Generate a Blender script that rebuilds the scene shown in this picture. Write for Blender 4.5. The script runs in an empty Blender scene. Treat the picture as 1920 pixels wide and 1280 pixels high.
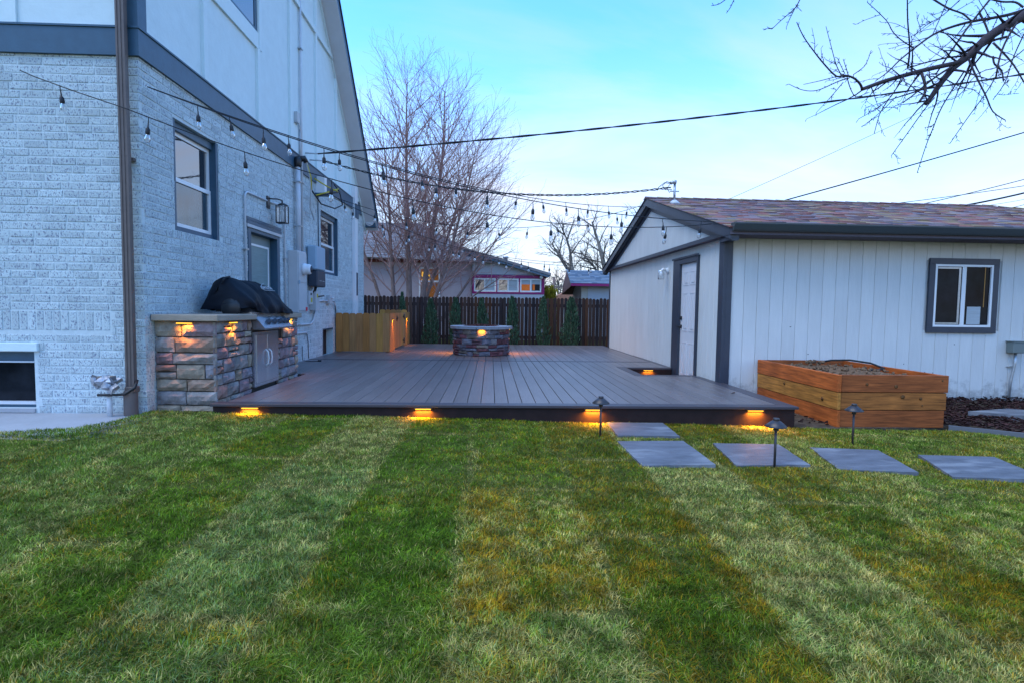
import bpy, math, random
import numpy as np
from mathutils import Matrix, Vector
random.seed(7)
rng = np.random.default_rng(7)
SC = bpy.context.scene
COL = SC.collection
R_ = math.radians

# ------------------------------------------------------------------ camera
YAW, PITCH, ROLL, FPX = -0.0386917669, -0.0594663903, 0.0123644663, 1032.55760
CAM = Vector((0.0, 0.0, 1.13327642))
_f = Vector((-math.sin(YAW) * math.cos(PITCH), math.cos(YAW) * math.cos(PITCH), math.sin(PITCH)))
_r0 = Vector((math.cos(YAW), math.sin(YAW), 0)); _u0 = _r0.cross(_f)
_r = _r0 * math.cos(ROLL) + _u0 * math.sin(ROLL)
_u = -_r0 * math.sin(ROLL) + _u0 * math.cos(ROLL)
cd = bpy.data.cameras.new('camera'); cam = bpy.data.objects.new('camera', cd); COL.objects.link(cam)
cd.sensor_width = 36; cd.sensor_fit = 'HORIZONTAL'; cd.lens = 36 * FPX / 1920
cd.clip_start = 0.05; cd.clip_end = 2000
cam.matrix_world = Matrix(((_r.x, _u.x, -_f.x, CAM.x), (_r.y, _u.y, -_f.y, CAM.y), (_r.z, _u.z, -_f.z, CAM.z), (0, 0, 0, 1)))
SC.camera = cam

# ------------------------------------------------------------------ world and sun
SUN_ELEV, SUN_ROT = R_(62.0), R_(-114.0)
wd = bpy.data.worlds.new('World'); SC.world = wd; wd.use_nodes = True
nt = wd.node_tree; nt.nodes.clear()
def wn(t, **k):
    n = nt.nodes.new(t)
    for a, b in k.items(): setattr(n, a, b)
    return n
L = nt.links.new
sky = wn('ShaderNodeTexSky', sky_type='NISHITA', sun_disc=False, sun_elevation=SUN_ELEV, sun_rotation=SUN_ROT,
         altitude=1600, air_density=1.0, dust_density=0.6, ozone_density=2.0)
tint = wn('ShaderNodeMix', data_type='RGBA', blend_type='MULTIPLY'); tint.inputs[0].default_value = 1
tint.inputs[7].default_value = (1.58, 3.06, 4.05, 1)
L(sky.outputs[0], tint.inputs[6])
tc = wn('ShaderNodeTexCoord'); sep = wn('ShaderNodeSeparateXYZ'); L(tc.outputs['Generated'], sep.inputs[0])
# thin high cloud on a flat layer far above
zz = wn('ShaderNodeMath', operation='ADD'); L(sep.outputs[2], zz.inputs[0]); zz.inputs[1].default_value = 0.12
dx = wn('ShaderNodeMath', operation='DIVIDE'); L(sep.outputs[0], dx.inputs[0]); L(zz.outputs[0], dx.inputs[1])
dy = wn('ShaderNodeMath', operation='DIVIDE'); L(sep.outputs[1], dy.inputs[0]); L(zz.outputs[0], dy.inputs[1])
cb = wn('ShaderNodeCombineXYZ'); L(dx.outputs[0], cb.inputs[0]); L(dy.outputs[0], cb.inputs[1])
mp = wn('ShaderNodeMapping'); mp.inputs['Scale'].default_value = (0.55, 1.1, 1); mp.inputs['Rotation'].default_value = (0, 0, 0.5)
L(cb.outputs[0], mp.inputs[0])
ns = wn('ShaderNodeTexNoise'); ns.inputs['Scale'].default_value = 1.1; ns.inputs['Detail'].default_value = 6; ns.inputs['Roughness'].default_value = 0.55
ns.inputs['Distortion'].default_value = 0.6
L(mp.outputs[0], ns.inputs['Vector'])
cr = wn('ShaderNodeValToRGB'); cr.color_ramp.elements[0].position = 0.40; cr.color_ramp.elements[1].position = 0.70
L(ns.outputs[0], cr.inputs[0])
hz = wn('ShaderNodeMapRange'); hz.inputs[1].default_value = 0.02; hz.inputs[2].default_value = 0.62; hz.inputs[3].default_value = 0.85; hz.inputs[4].default_value = 0.10
L(sep.outputs[2], hz.inputs[0])
cf = wn('ShaderNodeMath', operation='MULTIPLY'); L(cr.outputs[0], cf.inputs[0]); L(hz.outputs[0], cf.inputs[1])
cm = wn('ShaderNodeMix', data_type='RGBA'); L(cf.outputs[0], cm.inputs[0])
hm = wn('ShaderNodeMapRange', interpolation_type='SMOOTHSTEP'); hm.inputs[1].default_value = 0.0; hm.inputs[2].default_value = 0.46; hm.inputs[3].default_value = 0.92; hm.inputs[4].default_value = 0.0
L(sep.outputs[2], hm.inputs[0])
hx = wn('ShaderNodeMix', data_type='RGBA'); L(hm.outputs[0], hx.inputs[0]); L(tint.outputs[2], hx.inputs[6]); hx.inputs[7].default_value = (6.3, 6.3, 6.3, 1)
L(hx.outputs[2], cm.inputs[6])
cm.inputs[7].default_value = (6.9, 6.35, 6.6, 1)
bg = wn('ShaderNodeBackground'); bg.inputs[1].default_value = 0.15; L(cm.outputs[2], bg.inputs[0])
wo = wn('ShaderNodeOutputWorld'); L(bg.outputs[0], wo.inputs[0])

sl = bpy.data.lights.new('sun', 'SUN'); sl.energy = 2.0; sl.angle = R_(50); sl.color = (1.0, 0.92, 0.70)
so = bpy.data.objects.new('sun', sl); COL.objects.link(so)
_sd = Vector((math.sin(SUN_ROT) * math.cos(SUN_ELEV), math.cos(SUN_ROT) * math.cos(SUN_ELEV), math.sin(SUN_ELEV)))
so.rotation_euler = _sd.to_track_quat('Z', 'Y').to_euler(); so.location = (0, 0, 30)

vs = SC.view_settings
vs.view_transform = 'Standard'; vs.look = 'None'; vs.gamma = 1; vs.exposure = 0.09; vs.use_curve_mapping = False
SC.cycles.max_bounces = 6; SC.cycles.diffuse_bounces = 3; SC.cycles.glossy_bounces = 3; SC.cycles.transparent_max_bounces = 8
SC.cycles.sample_clamp_indirect = 4
SC.cycles.use_denoising = True

# ------------------------------------------------------------------ materials
MATS = {}
def mat(name, col=(.5, .5, .5), rough=.6, spec=.4, metal=0, var=0, palette=None, noise=0, namt=.3, stretch=(1, 1, 1),
        bump=0, bscale=None, emit=None, estr=0, speck=None, speckt=.55, speckscale=60, speckstretch=None, detail=5, coord='pos', trans=0, alpha=1,
        noise2=0, namt2=.25, ior=1.5, colattr=None, stain=None, splash=None):
    if name in MATS: return MATS[name]
    m = bpy.data.materials.new(name); m.use_nodes = True; MATS[name] = m
    t = m.node_tree; b = t.nodes['Principled BSDF']; K = t.links.new
    def nn(tp, **k):
        n = t.nodes.new(tp)
        for a, v in k.items(): setattr(n, a, v)
        return n
    b.inputs['Roughness'].default_value = rough; b.inputs['Specular IOR Level'].default_value = spec
    b.inputs['Metallic'].default_value = metal; b.inputs['IOR'].default_value = ior
    b.inputs['Transmission Weight'].default_value = trans; b.inputs['Alpha'].default_value = alpha
    if emit: b.inputs['Emission Color'].default_value = (*emit, 1); b.inputs['Emission Strength'].default_value = estr
    need_r = var or palette or noise or bump or noise2
    if need_r:
        oi = nn('ShaderNodeObjectInfo'); at = nn('ShaderNodeAttribute'); at.attribute_name = 'rnd'
        ad = nn('ShaderNodeMath', operation='ADD'); K(oi.outputs['Random'], ad.inputs[0]); K(at.outputs['Fac'], ad.inputs[1])
        fr = nn('ShaderNodeMath', operation='FRACT'); K(ad.outputs[0], fr.inputs[0]); rnd = fr.outputs[0]
    cur = None
    def rgb(c):
        n = nn('ShaderNodeRGB'); n.outputs[0].default_value = (*c, 1); return n.outputs[0]
    if colattr:
        ca = nn('ShaderNodeAttribute'); ca.attribute_name = colattr; cur = ca.outputs['Color']
    elif palette:
        rp = nn('ShaderNodeValToRGB'); e = rp.color_ramp; e.interpolation = 'CONSTANT'
        for i, c in enumerate(palette):
            el = e.elements[i] if i < 2 else e.elements.new(i / len(palette))
            el.position = i / len(palette); el.color = (*c, 1)
        K(rnd, rp.inputs[0]); cur = rp.outputs[0]
    else: cur = rgb(col)
    def scale_by(cur, fac, lo, hi):
        mr = nn('ShaderNodeMapRange'); mr.inputs[3].default_value = lo; mr.inputs[4].default_value = hi; K(fac, mr.inputs[0])
        mu = nn('ShaderNodeVectorMath', operation='SCALE'); K(cur, mu.inputs[0]); K(mr.outputs[0], mu.inputs['Scale']); return mu.outputs[0]
    if var:
        w = nn('ShaderNodeTexWhiteNoise', noise_dimensions='1D'); K(rnd, w.inputs['W'])
        cur = scale_by(cur, w.outputs['Value'], 1 - var, 1 + var)
    vec = None
    if noise or bump or speck or noise2 or stain:
        if coord == 'pos':
            g = nn('ShaderNodeNewGeometry'); v0 = g.outputs['Position']
        else:
            g = nn('ShaderNodeTexCoord'); v0 = g.outputs['Object']
        if need_r and (var or palette):
            of = nn('ShaderNodeVectorMath', operation='ADD')
            cx = nn('ShaderNodeCombineXYZ'); mm = nn('ShaderNodeMath', operation='MULTIPLY'); mm.inputs[1].default_value = 37.0; K(rnd, mm.inputs[0])
            for i in range(3): K(mm.outputs[0], cx.inputs[i])
            K(v0, of.inputs[0]); K(cx.outputs[0], of.inputs[1]); v1 = of.outputs[0]
        else: v1 = v0
        ma = nn('ShaderNodeMapping'); ma.inputs['Scale'].default_value = stretch; K(v1, ma.inputs[0]); vec = ma.outputs[0]
    if noise:
        n1 = nn('ShaderNodeTexNoise'); n1.inputs['Scale'].default_value = noise; n1.inputs['Detail'].default_value = detail; n1.inputs['Roughness'].default_value = .6
        K(vec, n1.inputs['Vector'])
        mr0 = nn('ShaderNodeMapRange'); mr0.inputs[1].default_value = .28; mr0.inputs[2].default_value = .72; K(n1.outputs[0], mr0.inputs[0])
        cur = scale_by(cur, mr0.outputs[0], 1 - namt, 1 + namt)
    if noise2:
        n2 = nn('ShaderNodeTexNoise'); n2.inputs['Scale'].default_value = noise2; n2.inputs['Detail'].default_value = 3
        K(v1, n2.inputs['Vector'])
        mr2 = nn('ShaderNodeMapRange'); mr2.inputs[1].default_value = .3; mr2.inputs[2].default_value = .7; K(n2.outputs[0], mr2.inputs[0])
        cur = scale_by(cur, mr2.outputs[0], 1 - namt2, 1 + namt2)
    if stain:   # (colour, scale, threshold, amount): worn patches with a shape of their own
        n4 = nn('ShaderNodeTexNoise'); n4.inputs['Scale'].default_value = stain[1]; n4.inputs['Detail'].default_value = 6; K(vec, n4.inputs['Vector'])
        m4 = nn('ShaderNodeMapRange'); m4.inputs[1].default_value = stain[2]; m4.inputs[2].default_value = stain[2] + .12; m4.inputs[4].default_value = stain[3]; K(n4.outputs[0], m4.inputs[0])
        x4 = nn('ShaderNodeMix', data_type='RGBA'); K(m4.outputs[0], x4.inputs[0]); K(cur, x4.inputs[6]); x4.inputs[7].default_value = (*stain[0], 1); cur = x4.outputs[2]
    if splash:  # (colour, height of the mud splashes, amount)
        gp_ = nn('ShaderNodeNewGeometry'); sx_ = nn('ShaderNodeSeparateXYZ'); K(gp_.outputs['Position'], sx_.inputs[0])
        n5 = nn('ShaderNodeTexNoise'); n5.inputs['Scale'].default_value = 9; n5.inputs['Detail'].default_value = 7; n5.inputs['Roughness'].default_value = .7; K(gp_.outputs['Position'], n5.inputs['Vector'])
        a5 = nn('ShaderNodeMapRange'); a5.inputs[1].default_value = -.1; a5.inputs[2].default_value = splash[1]; a5.inputs[3].default_value = .34; a5.inputs[4].default_value = -.2; K(sx_.outputs[2], a5.inputs[0])
        s5 = nn('ShaderNodeMath', operation='ADD'); K(n5.outputs[0], s5.inputs[0]); K(a5.outputs[0], s5.inputs[1])
        m5 = nn('ShaderNodeMapRange'); m5.inputs[1].default_value = .58; m5.inputs[2].default_value = .80; m5.inputs[4].default_value = splash[2]; K(s5.outputs[0], m5.inputs[0])
        x5 = nn('ShaderNodeMix', data_type='RGBA'); K(m5.outputs[0], x5.inputs[0]); K(cur, x5.inputs[6]); x5.inputs[7].default_value = (*splash[0], 1); cur = x5.outputs[2]
    hgt = None
    if speck:
        n3 = nn('ShaderNodeTexNoise'); n3.inputs['Scale'].default_value = speckscale; n3.inputs['Detail'].default_value = 4; n3.inputs['Roughness'].default_value = .65
        if speckstretch:
            mb = nn('ShaderNodeMapping'); mb.inputs['Scale'].default_value = speckstretch; K(v1, mb.inputs[0]); K(mb.outputs[0], n3.inputs['Vector'])
        else: K(vec, n3.inputs['Vector'])
        mr3 = nn('ShaderNodeMapRange'); mr3.inputs[1].default_value = speckt; mr3.inputs[2].default_value = speckt + .09; K(n3.outputs[0], mr3.inputs[0])
        mx = nn('ShaderNodeMix', data_type='RGBA'); K(mr3.outputs[0], mx.inputs[0]); K(cur, mx.inputs[6]); mx.inputs[7].default_value = (*speck, 1)
        cur = mx.outputs[2]; hgt = n3.outputs[0]
    K(cur, b.inputs['Base Color'])
    if bump:
        bp = nn('ShaderNodeBump'); bp.inputs['Strength'].default_value = bump; bp.inputs['Distance'].default_value = .01
        if hgt is not None:
            iv = nn('ShaderNodeMath', operation='MULTIPLY'); iv.inputs[1].default_value = -1; K(hgt, iv.inputs[0]); K(iv.outputs[0], bp.inputs['Height'])
        else:
            nb = nn('ShaderNodeTexNoise'); nb.inputs['Scale'].default_value = bscale or noise or 20; nb.inputs['Detail'].default_value = 6; nb.inputs['Roughness'].default_value = .65
            K(vec, nb.inputs['Vector']); K(nb.outputs[0], bp.inputs['Height'])
        K(bp.outputs[0], b.inputs['Normal'])
    return m

M_BRICK = mat('painted_brick', (.54, .62, .63), .8, .3, var=.08, speck=(.19, .21, .28), speckt=.525, speckscale=58, speckstretch=(1.6, 1.6, .8), bump=.8, noise2=1.3, namt2=.10, splash=((.26, .25, .24), .38, .5))
M_MORTAR = mat('painted_mortar', (.58, .65, .66), .85, .2, noise=30, namt=.08)
M_STUCCO = mat('painted_stucco', (.67, .78, .79), .75, .3, noise=6, namt=.04, bump=.6, bscale=9)
M_BATTEN = mat('painted_batten', (.68, .79, .80), .6, .3, noise=14, namt=.03)
M_SLATEG = mat('garage_trim_paint', (.036, .046, .068), .42, .5, noise=9, namt=.12, bump=.15, bscale=50)
M_SLATE = mat('slate_trim_paint', (.030, .082, .132), .42, .5, noise=9, namt=.12, bump=.15, bscale=50)
M_SOFFIT = mat('soffit_paint', (.62, .63, .66), .6, .3, noise=5, namt=.04)
M_ROOFDARK = mat('dark_roof_edge', (.03, .033, .045), .6, .3, noise=20, namt=.3)
M_GUTTER = mat('gutter_metal', (.06, .075, .085), .32, .6)
M_SPOUT = mat('downspout_paint', (.13, .10, .09), .5, .4, noise=8, namt=.15)
M_SIDING = mat('siding_paint', (.66, .66, .64), .62, .3, var=.015, noise=20, namt=.035, stretch=(1, 1, .12), bump=.4, bscale=70, noise2=1.1, namt2=.05, splash=((.20, .19, .18), .42, .55))
M_GROOVE = mat('siding_groove', (.66, .66, .64), .8, .2)
M_WHITE = mat('white_vinyl', (.78, .79, .80), .35, .5, noise=5, namt=.02)
M_DOORW = mat('white_door_paint', (.70, .69, .71), .4, .4, noise=6, namt=.025)
M_GLASS = mat('window_glass', (.012, .018, .024), .03, 1.0, ior=2.1, noise=1.2, namt=.5)
M_GLASS2 = mat('screened_glass', (.03, .06, .08), .10, .7, ior=1.75, noise=4, namt=.6, stretch=(1, 1, .5))
M_GLASSD = mat('dark_glass', (.012, .014, .018), .05, .12, ior=1.45, noise=2.5, namt=.8)
M_CURTAIN = mat('pale_blind', (.42, .46, .48), .8, .2, noise=40, namt=.12, stretch=(.1, .1, 1))
M_ROOM = mat('dark_room', (.035, .03, .03), .9, .1, noise=2, namt=.5)
M_BLACK = mat('black_metal', (.012, .012, .014), .4, .5)
M_CABLE = mat('black_cable', (.012, .013, .018), .5, .4)
M_BRONZE = mat('bronze_metal', (.05, .043, .045), .38, .6, metal=.4)
M_STEEL = mat('brushed_steel', (.52, .54, .58), .26, .5, metal=.9, noise=60, namt=.1, stretch=(1, 1, .04))
M_GREYBOX = mat('grey_enclosure', (.50, .515, .53), .45, .4, noise=6, namt=.04)
M_CONDUIT = mat('conduit_paint', (.58, .60, .63), .45, .4, noise=10, namt=.06)
M_GALV = mat('galvanised', (.45, .47, .49), .35, .5, metal=.7, noise=30, namt=.15)
M_DECK = mat('composite_deck_board', (.150, .122, .120), .36, .6, var=.13, noise=9, namt=.22, stretch=(9, .35, 1), bump=.2, bscale=60, noise2=.9, namt2=.16)
M_DECKX = mat('composite_border_board', (.055, .047, .057), .42, .45, var=.06, noise=7, namt=.12, stretch=(.35, 7, 1), bump=.12, bscale=60)
M_FASCIA = mat('dark_fascia', (.026, .014, .013), .7, .2, noise=9, namt=.25)
M_DIRT = mat('bare_soil', (.085, .062, .045), .95, .1, noise=14, namt=.45, bump=.8, bscale=40)
M_LAWN = mat("lawn_thatch", (.075, .082, .018), .95, .1, noise=26, namt=.6, bump=.8, bscale=80)
M_CONC = mat('concrete', (.38, .38, .40), .8, .3, noise=4, namt=.07, bump=.15, bscale=120, noise2=40, namt2=.05)
M_PAVER = mat('bluestone_paver', (.125, .133, .155), .6, .4, var=.07, noise=4.5, namt=.28, stretch=(1, 2.5, 1), bump=.5, bscale=45, stain=((.25, .26, .28), 2.6, .54, .7))
M_STONE = mat('veneer_stone', palette=[(.28, .24, .21), (.32, .26, .195), (.24, .215, .22), (.29, .185, .155), (.27, .245, .23), (.34, .275, .21), (.25, .18, .185), (.24, .225, .23), (.32, .225, .17), (.225, .215, .235)],
              rough=.9, spec=.12, var=.12, noise=13, namt=.34, bump=1.0, bscale=30, noise2=4.5, namt2=.20)
M_PITSTONE = mat('pit_stone', palette=[(.145, .125, .145), (.18, .16, .175), (.165, .062, .068), (.215, .19, .19), (.15, .085, .095), (.165, .155, .18), (.185, .072, .075), (.21, .16, .13)],
              rough=.85, spec=.25, var=.18, noise=11, namt=.42, bump=1.0, bscale=26, noise2=4.5, namt2=.3)
M_STONEBACK = mat('stone_joint', (.095, .085, .08), .95, .1)
M_SLAB = mat('sandstone_slab', (.36, .29, .225), .8, .25, noise=5, namt=.16, stretch=(1, 1, 3), bump=.5, bscale=35, noise2=2, namt2=.12)
M_CAP = mat('pit_cap', (.33, .33, .36), .8, .25, var=.06, noise=9, namt=.14, bump=.4, bscale=40)
M_LAVA = mat('lava_rock', (.085, .028, .026), .9, .2, var=.35, noise=40, namt=.4, bump=1, bscale=60)
M_CEDAR = mat('new_cedar', palette=[(.46, .200, .055), (.42, .205, .075), (.50, .245, .060), (.40, .180, .062), (.54, .27, .075), (.44, .185, .050)], rough=.7, spec=.25, var=.07,
              noise=6, namt=.20, stretch=(9, 9, .5), bump=.2, bscale=20, noise2=1.6, namt2=.14)
M_FENCE = mat('weathered_fence', palette=[(.044, .028, .025), (.054, .032, .026), (.032, .023, .024), (.088, .040, .023), (.044, .031, .030), (.064, .040, .032)], rough=.85, spec=.2, var=.2,
              noise=5, namt=.40, stretch=(9, 9, .6), bump=.3, bscale=20, stain=((.12, .038, .015), 1.6, .58, .55))
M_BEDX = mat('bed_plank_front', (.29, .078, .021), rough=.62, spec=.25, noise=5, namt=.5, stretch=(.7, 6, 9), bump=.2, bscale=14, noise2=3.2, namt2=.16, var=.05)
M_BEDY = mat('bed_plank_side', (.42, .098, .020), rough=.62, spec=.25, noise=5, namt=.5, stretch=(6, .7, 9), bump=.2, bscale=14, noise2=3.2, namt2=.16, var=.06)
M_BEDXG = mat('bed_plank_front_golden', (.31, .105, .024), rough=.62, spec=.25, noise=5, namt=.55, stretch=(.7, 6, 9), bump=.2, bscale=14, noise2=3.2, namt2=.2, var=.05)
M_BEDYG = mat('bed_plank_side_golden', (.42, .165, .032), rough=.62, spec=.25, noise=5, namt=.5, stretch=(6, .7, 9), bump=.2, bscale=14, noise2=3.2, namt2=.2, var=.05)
M_KNOT = mat('wood_knot', (.13, .06, .022), .7, .2, noise=60, namt=.4)
M_SOIL = mat('garden_soil', (.17, .108, .068), .95, .1, noise=25, namt=.5, bump=1, bscale=45)
M_MULCH = mat('bark_mulch', (.052, .022, .019), .9, .2, var=.5, noise=30, namt=.4)
M_EDGE = mat('lawn_edging', (.13, .135, .15), .6, .3)
M_COVER = mat('black_cover_cloth', (.004, .0055, .011), .58, .22, noise=4, namt=.3, bump=.25, bscale=8)
M_LOGO = mat('white_print', (.45, .48, .5), .6, .3)
M_INVB = mat('inverter_blue', (.30, .42, .52), .4, .4)
M_INVD = mat('inverter_charcoal', (.035, .045, .065), .45, .4)
M_GREENBOX = mat('grey_green_box', (.16, .195, .19), .5, .4)
M_YELLOW = mat('yellow_tape', (.50, .42, .03), .6, .3)
M_RED = mat('red_tag', (.6, .03, .07), .6, .3)
M_BARK = mat('bare_bark', (.22, .155, .14), .85, .2, noise=14, namt=.35, stretch=(2, 2, .5), bump=.5, bscale=25)
M_TWIG = mat('bare_twig', (.38, .235, .22), .8, .2)
M_BARKP = mat('pale_bark', (.24, .21, .18), .85, .2, noise=6, namt=.35, bump=.5, bscale=18)
M_TWIGP = mat('pale_twig', (.17, .14, .12), .85, .2)
M_NEARB = mat('branch_bark', (.050, .036, .040), .75, .3, noise=30, namt=.4, bump=.5, bscale=60)
M_NEART = mat('branch_twig', (.030, .022, .034), .7, .3)
M_EVER = mat('evergreen_spray', (.058, .112, .060), .75, .25, var=.55, noise=9, namt=.45)
M_STUCCON = mat('neighbour_stucco', (.43, .36, .39), .85, .2, noise=3, namt=.06, bump=.3, bscale=40)
M_SHINGN = mat('neighbour_shingle', palette=[(.19, .19, .205), (.225, .22, .235), (.16, .165, .185), (.21, .20, .205)], rough=.9, spec=.15, var=.1, noise=30, namt=.15)
M_SHINGB = mat('shed_shingle', palette=[(.12, .17, .23), (.15, .20, .26), (.10, .145, .205), (.17, .215, .265)], rough=.9, spec=.15, var=.1)
M_BRICKTRIM = mat('brick_trim', (.20, .055, .05), .8, .2, noise=20, namt=.3)
M_MAGENTA = mat('magenta_trim', (.26, .012, .12), .5, .4)
M_TEALTRIM = mat('teal_trim', (.11, .17, .24), .5, .4)
M_GREYPANEL = mat('grey_panel', (.46, .46, .50), .8, .2, noise=3, namt=.06)
M_BEIGE = mat('beige_wall', (.50, .45, .40), .8, .2, noise=4, namt=.06)
M_BROWNSOF = mat('brown_soffit', (.13, .07, .065), .7, .2, noise=6, namt=.2)
M_MOSS = mat('yellow_green_hedge', (.22, .205, .02), .9, .1, var=.35, noise=8, namt=.35, bump=.6, bscale=30)
M_TERRA = mat('terracotta_roof', (.42, .19, .12), .85, .2, noise=12, namt=.25)
M_AMBERROOM = mat('lit_room', (.10, .05, .02), .9, .1, emit=(1.0, .33, .05), estr=.10, noise=2, namt=.4)
M_AMBERLAMP = mat('lit_lampshade', (.5, .3, .1), .9, .1, emit=(1.0, .50, .03), estr=.85)
M_ORANGEROOM = mat('lit_orange_room', (.3, .1, .03), .9, .1, emit=(1.0, .26, .04), estr=.22, noise=6, namt=.5)
M_LED = mat('amber_led', (.3, .15, .03), .4, .3, emit=(1.0, .50, .03), estr=2.0)
M_SHINGG = mat('garage_shingle', palette=[(.25, .115, .10), (.20, .135, .15), (.27, .195, .13), (.16, .14, .17), (.29, .13, .11), (.21, .155, .165), (.235, .17, .10), (.18, .10, .10), (.24, .19, .185)],
               rough=.9, spec=.15, var=.2, noise=60, namt=.2)
M_LEAF = mat('dry_leaf', (.05, .02, .012), .8, .2)
M_FOIL = mat('crumpled_foil', (.42, .42, .45), .35, .5, metal=.55, noise=30, namt=.3, bump=.8, bscale=25)
M_PVC = mat('white_pipe', (.62, .65, .68), .4, .4)
M_BULB = None
def bulb_glass():
    m = bpy.data.materials.new('bulb_glass'); m.use_nodes = True; t = m.node_tree; t.nodes.clear()
    o = t.nodes.new('ShaderNodeOutputMaterial'); a = t.nodes.new('ShaderNodeBsdfTransparent'); g = t.nodes.new('ShaderNodeBsdfGlossy'); d = t.nodes.new('ShaderNodeBsdfDiffuse')
    d.inputs[0].default_value = (.75, .78, .8, 1)
    g.inputs['Roughness'].default_value = .08; x = t.nodes.new('ShaderNodeMixShader'); y = t.nodes.new('ShaderNodeMixShader'); f = t.nodes.new('ShaderNodeFresnel'); f.inputs[0].default_value = 1.5
    mu = t.nodes.new('ShaderNodeMath'); mu.operation = 'MULTIPLY_ADD'; mu.inputs[1].default_value = .8; mu.inputs[2].default_value = .12
    t.links.new(f.outputs[0], mu.inputs[0]); t.links.new(mu.outputs[0], x.inputs[0]); t.links.new(a.outputs[0], x.inputs[1]); t.links.new(g.outputs[0], x.inputs[2])
    y.inputs[0].default_value = .16; t.links.new(x.outputs[0], y.inputs[1]); t.links.new(d.outputs[0], y.inputs[2]); t.links.new(y.outputs[0], o.inputs[0]); return m
M_BULB = bulb_glass()

# ------------------------------------------------------------------ mesh helpers
I4 = Matrix.Identity(4)
WM = {}
class MB:
    def __init__(s): s.v = []; s.f = []; s.r = []; s.sm = []
    def add(s, vs, fs, rnd=0.0, smooth=False):
        n = len(s.v); s.v.extend([tuple(p) for p in vs])
        for f in fs: s.f.append([i + n for i in f]); s.r.append(rnd); s.sm.append(smooth)
        return s
    def box(s, x0, x1, y0, y1, z0, z1, rnd=0.0, M=None):
        vs = [(x0, y0, z0), (x1, y0, z0), (x1, y1, z0), (x0, y1, z0), (x0, y0, z1), (x1, y0, z1), (x1, y1, z1), (x0, y1, z1)]
        if M is not None: vs = [tuple(M @ Vector(p)) for p in vs]
        return s.add(vs, [(0, 3, 2, 1), (4, 5, 6, 7), (0, 1, 5, 4), (1, 2, 6, 5), (2, 3, 7, 6), (3, 0, 4, 7)], rnd)
    def cbox(s, x0, x1, y0, y1, z0, z1, c=.004, rnd=0.0, M=None):   # box with chamfered edges
        vs = []; 
        for sx in (0, 1):
            for sy in (0, 1):
                for sz in (0, 1):
                    X = (x0, x1)[sx]; Y = (y0, y1)[sy]; Z = (z0, z1)[sz]
                    dx_ = c * (1 - 2 * sx); dy_ = c * (1 - 2 * sy); dz_ = c * (1 - 2 * sz)
                    vs += [(X, Y + dy_, Z + dz_), (X + dx_, Y, Z + dz_), (X + dx_, Y + dy_, Z)]
        idx = lambda a, b, d, k: (a * 4 + b * 2 + d) * 3 + k
        fs = []
        for a in (0, 1):
            q = [idx(a, 0, 0, 0), idx(a, 1, 0, 0), idx(a, 1, 1, 0), idx(a, 0, 1, 0)]; fs.append(q if a else q[::-1])
            q = [idx(0, a, 0, 1), idx(0, a, 1, 1), idx(1, a, 1, 1), idx(1, a, 0, 1)]; fs.append(q if a else q[::-1])
            q = [idx(0, 0, a, 2), idx(1, 0, a, 2), idx(1, 1, a, 2), idx(0, 1, a, 2)]; fs.append(q if a else q[::-1])
        for a in (0, 1):
            for b in (0, 1):
                q = [idx(a, b, 0, 0), idx(a, b, 0, 1), idx(a, b, 1, 1), idx(a, b, 1, 0)]; fs.append(q if (a ^ b) else q[::-1])
                q = [idx(a, 0, b, 0), idx(a, 0, b, 2), idx(a, 1, b, 2), idx(a, 1, b, 0)]; fs.append(q[::-1] if (a ^ b) else q)
                q = [idx(0, a, b, 1), idx(0, a, b, 2), idx(1, a, b, 2), idx(1, a, b, 1)]; fs.append(q if (a ^ b) else q[::-1])
        for a in (0, 1):
            for b in (0, 1):
                for d in (0, 1):
                    q = [idx(a, b, d, 0), idx(a, b, d, 1), idx(a, b, d, 2)]; fs.append(q if (a + b + d) % 2 == 0 else q[::-1])
        if M is not None: vs = [tuple(M @ Vector(p)) for p in vs]
        return s.add(vs, fs, rnd)
    def prism(s, poly, axis, a0, a1, rnd=0.0):  # 2-D polygon swept along an axis ('x': poly=(y,z), 'y': (x,z), 'z': (x,y))
        n = len(poly)
        mk = {'x': lambda p, a: (a, p[0], p[1]), 'y': lambda p, a: (p[0], a, p[1]), 'z': lambda p, a: (p[0], p[1], a)}[axis]
        vs = [mk(p, a0) for p in poly] + [mk(p, a1) for p in poly]
        fs = [list(range(n))[::-1], list(range(n, 2 * n))] + [[i, (i + 1) % n, n + (i + 1) % n, n + i] for i in range(n)]
        return s.add(vs, fs, rnd)
    def tube(s, pts, rad, n=8, cap=True, smooth=True, rnd=0.0):
        pts = [Vector(p) for p in pts]; m = len(pts)
        rs = rad if isinstance(rad, (list, tuple)) else [rad] * m
        vs = []; up = None
        for i, p in enumerate(pts):
            d = (pts[min(i + 1, m - 1)] - pts[max(i - 1, 0)])
            d = d.normalized() if d.length > 1e-9 else Vector((0, 0, 1))
            if up is None: up = Vector((0, 0, 1)) if abs(d.z) < .9 else Vector((1, 0, 0))
            a = d.cross(up); a = a.normalized() if a.length > 1e-6 else d.orthogonal().normalized()
            b = a.cross(d).normalized(); up = b
            for k in range(n):
                t = 2 * math.pi * k / n; vs.append(p + (a * math.cos(t) + b * math.sin(t)) * rs[i])
        fs = [[i * n + k, i * n + (k + 1) % n, (i + 1) * n + (k + 1) % n, (i + 1) * n + k] for i in range(m - 1) for k in range(n)]
        if cap: fs += [list(range(n))[::-1], [(m - 1) * n + k for k in range(n)]]
        return s.add(vs, fs, rnd, smooth)
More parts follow.
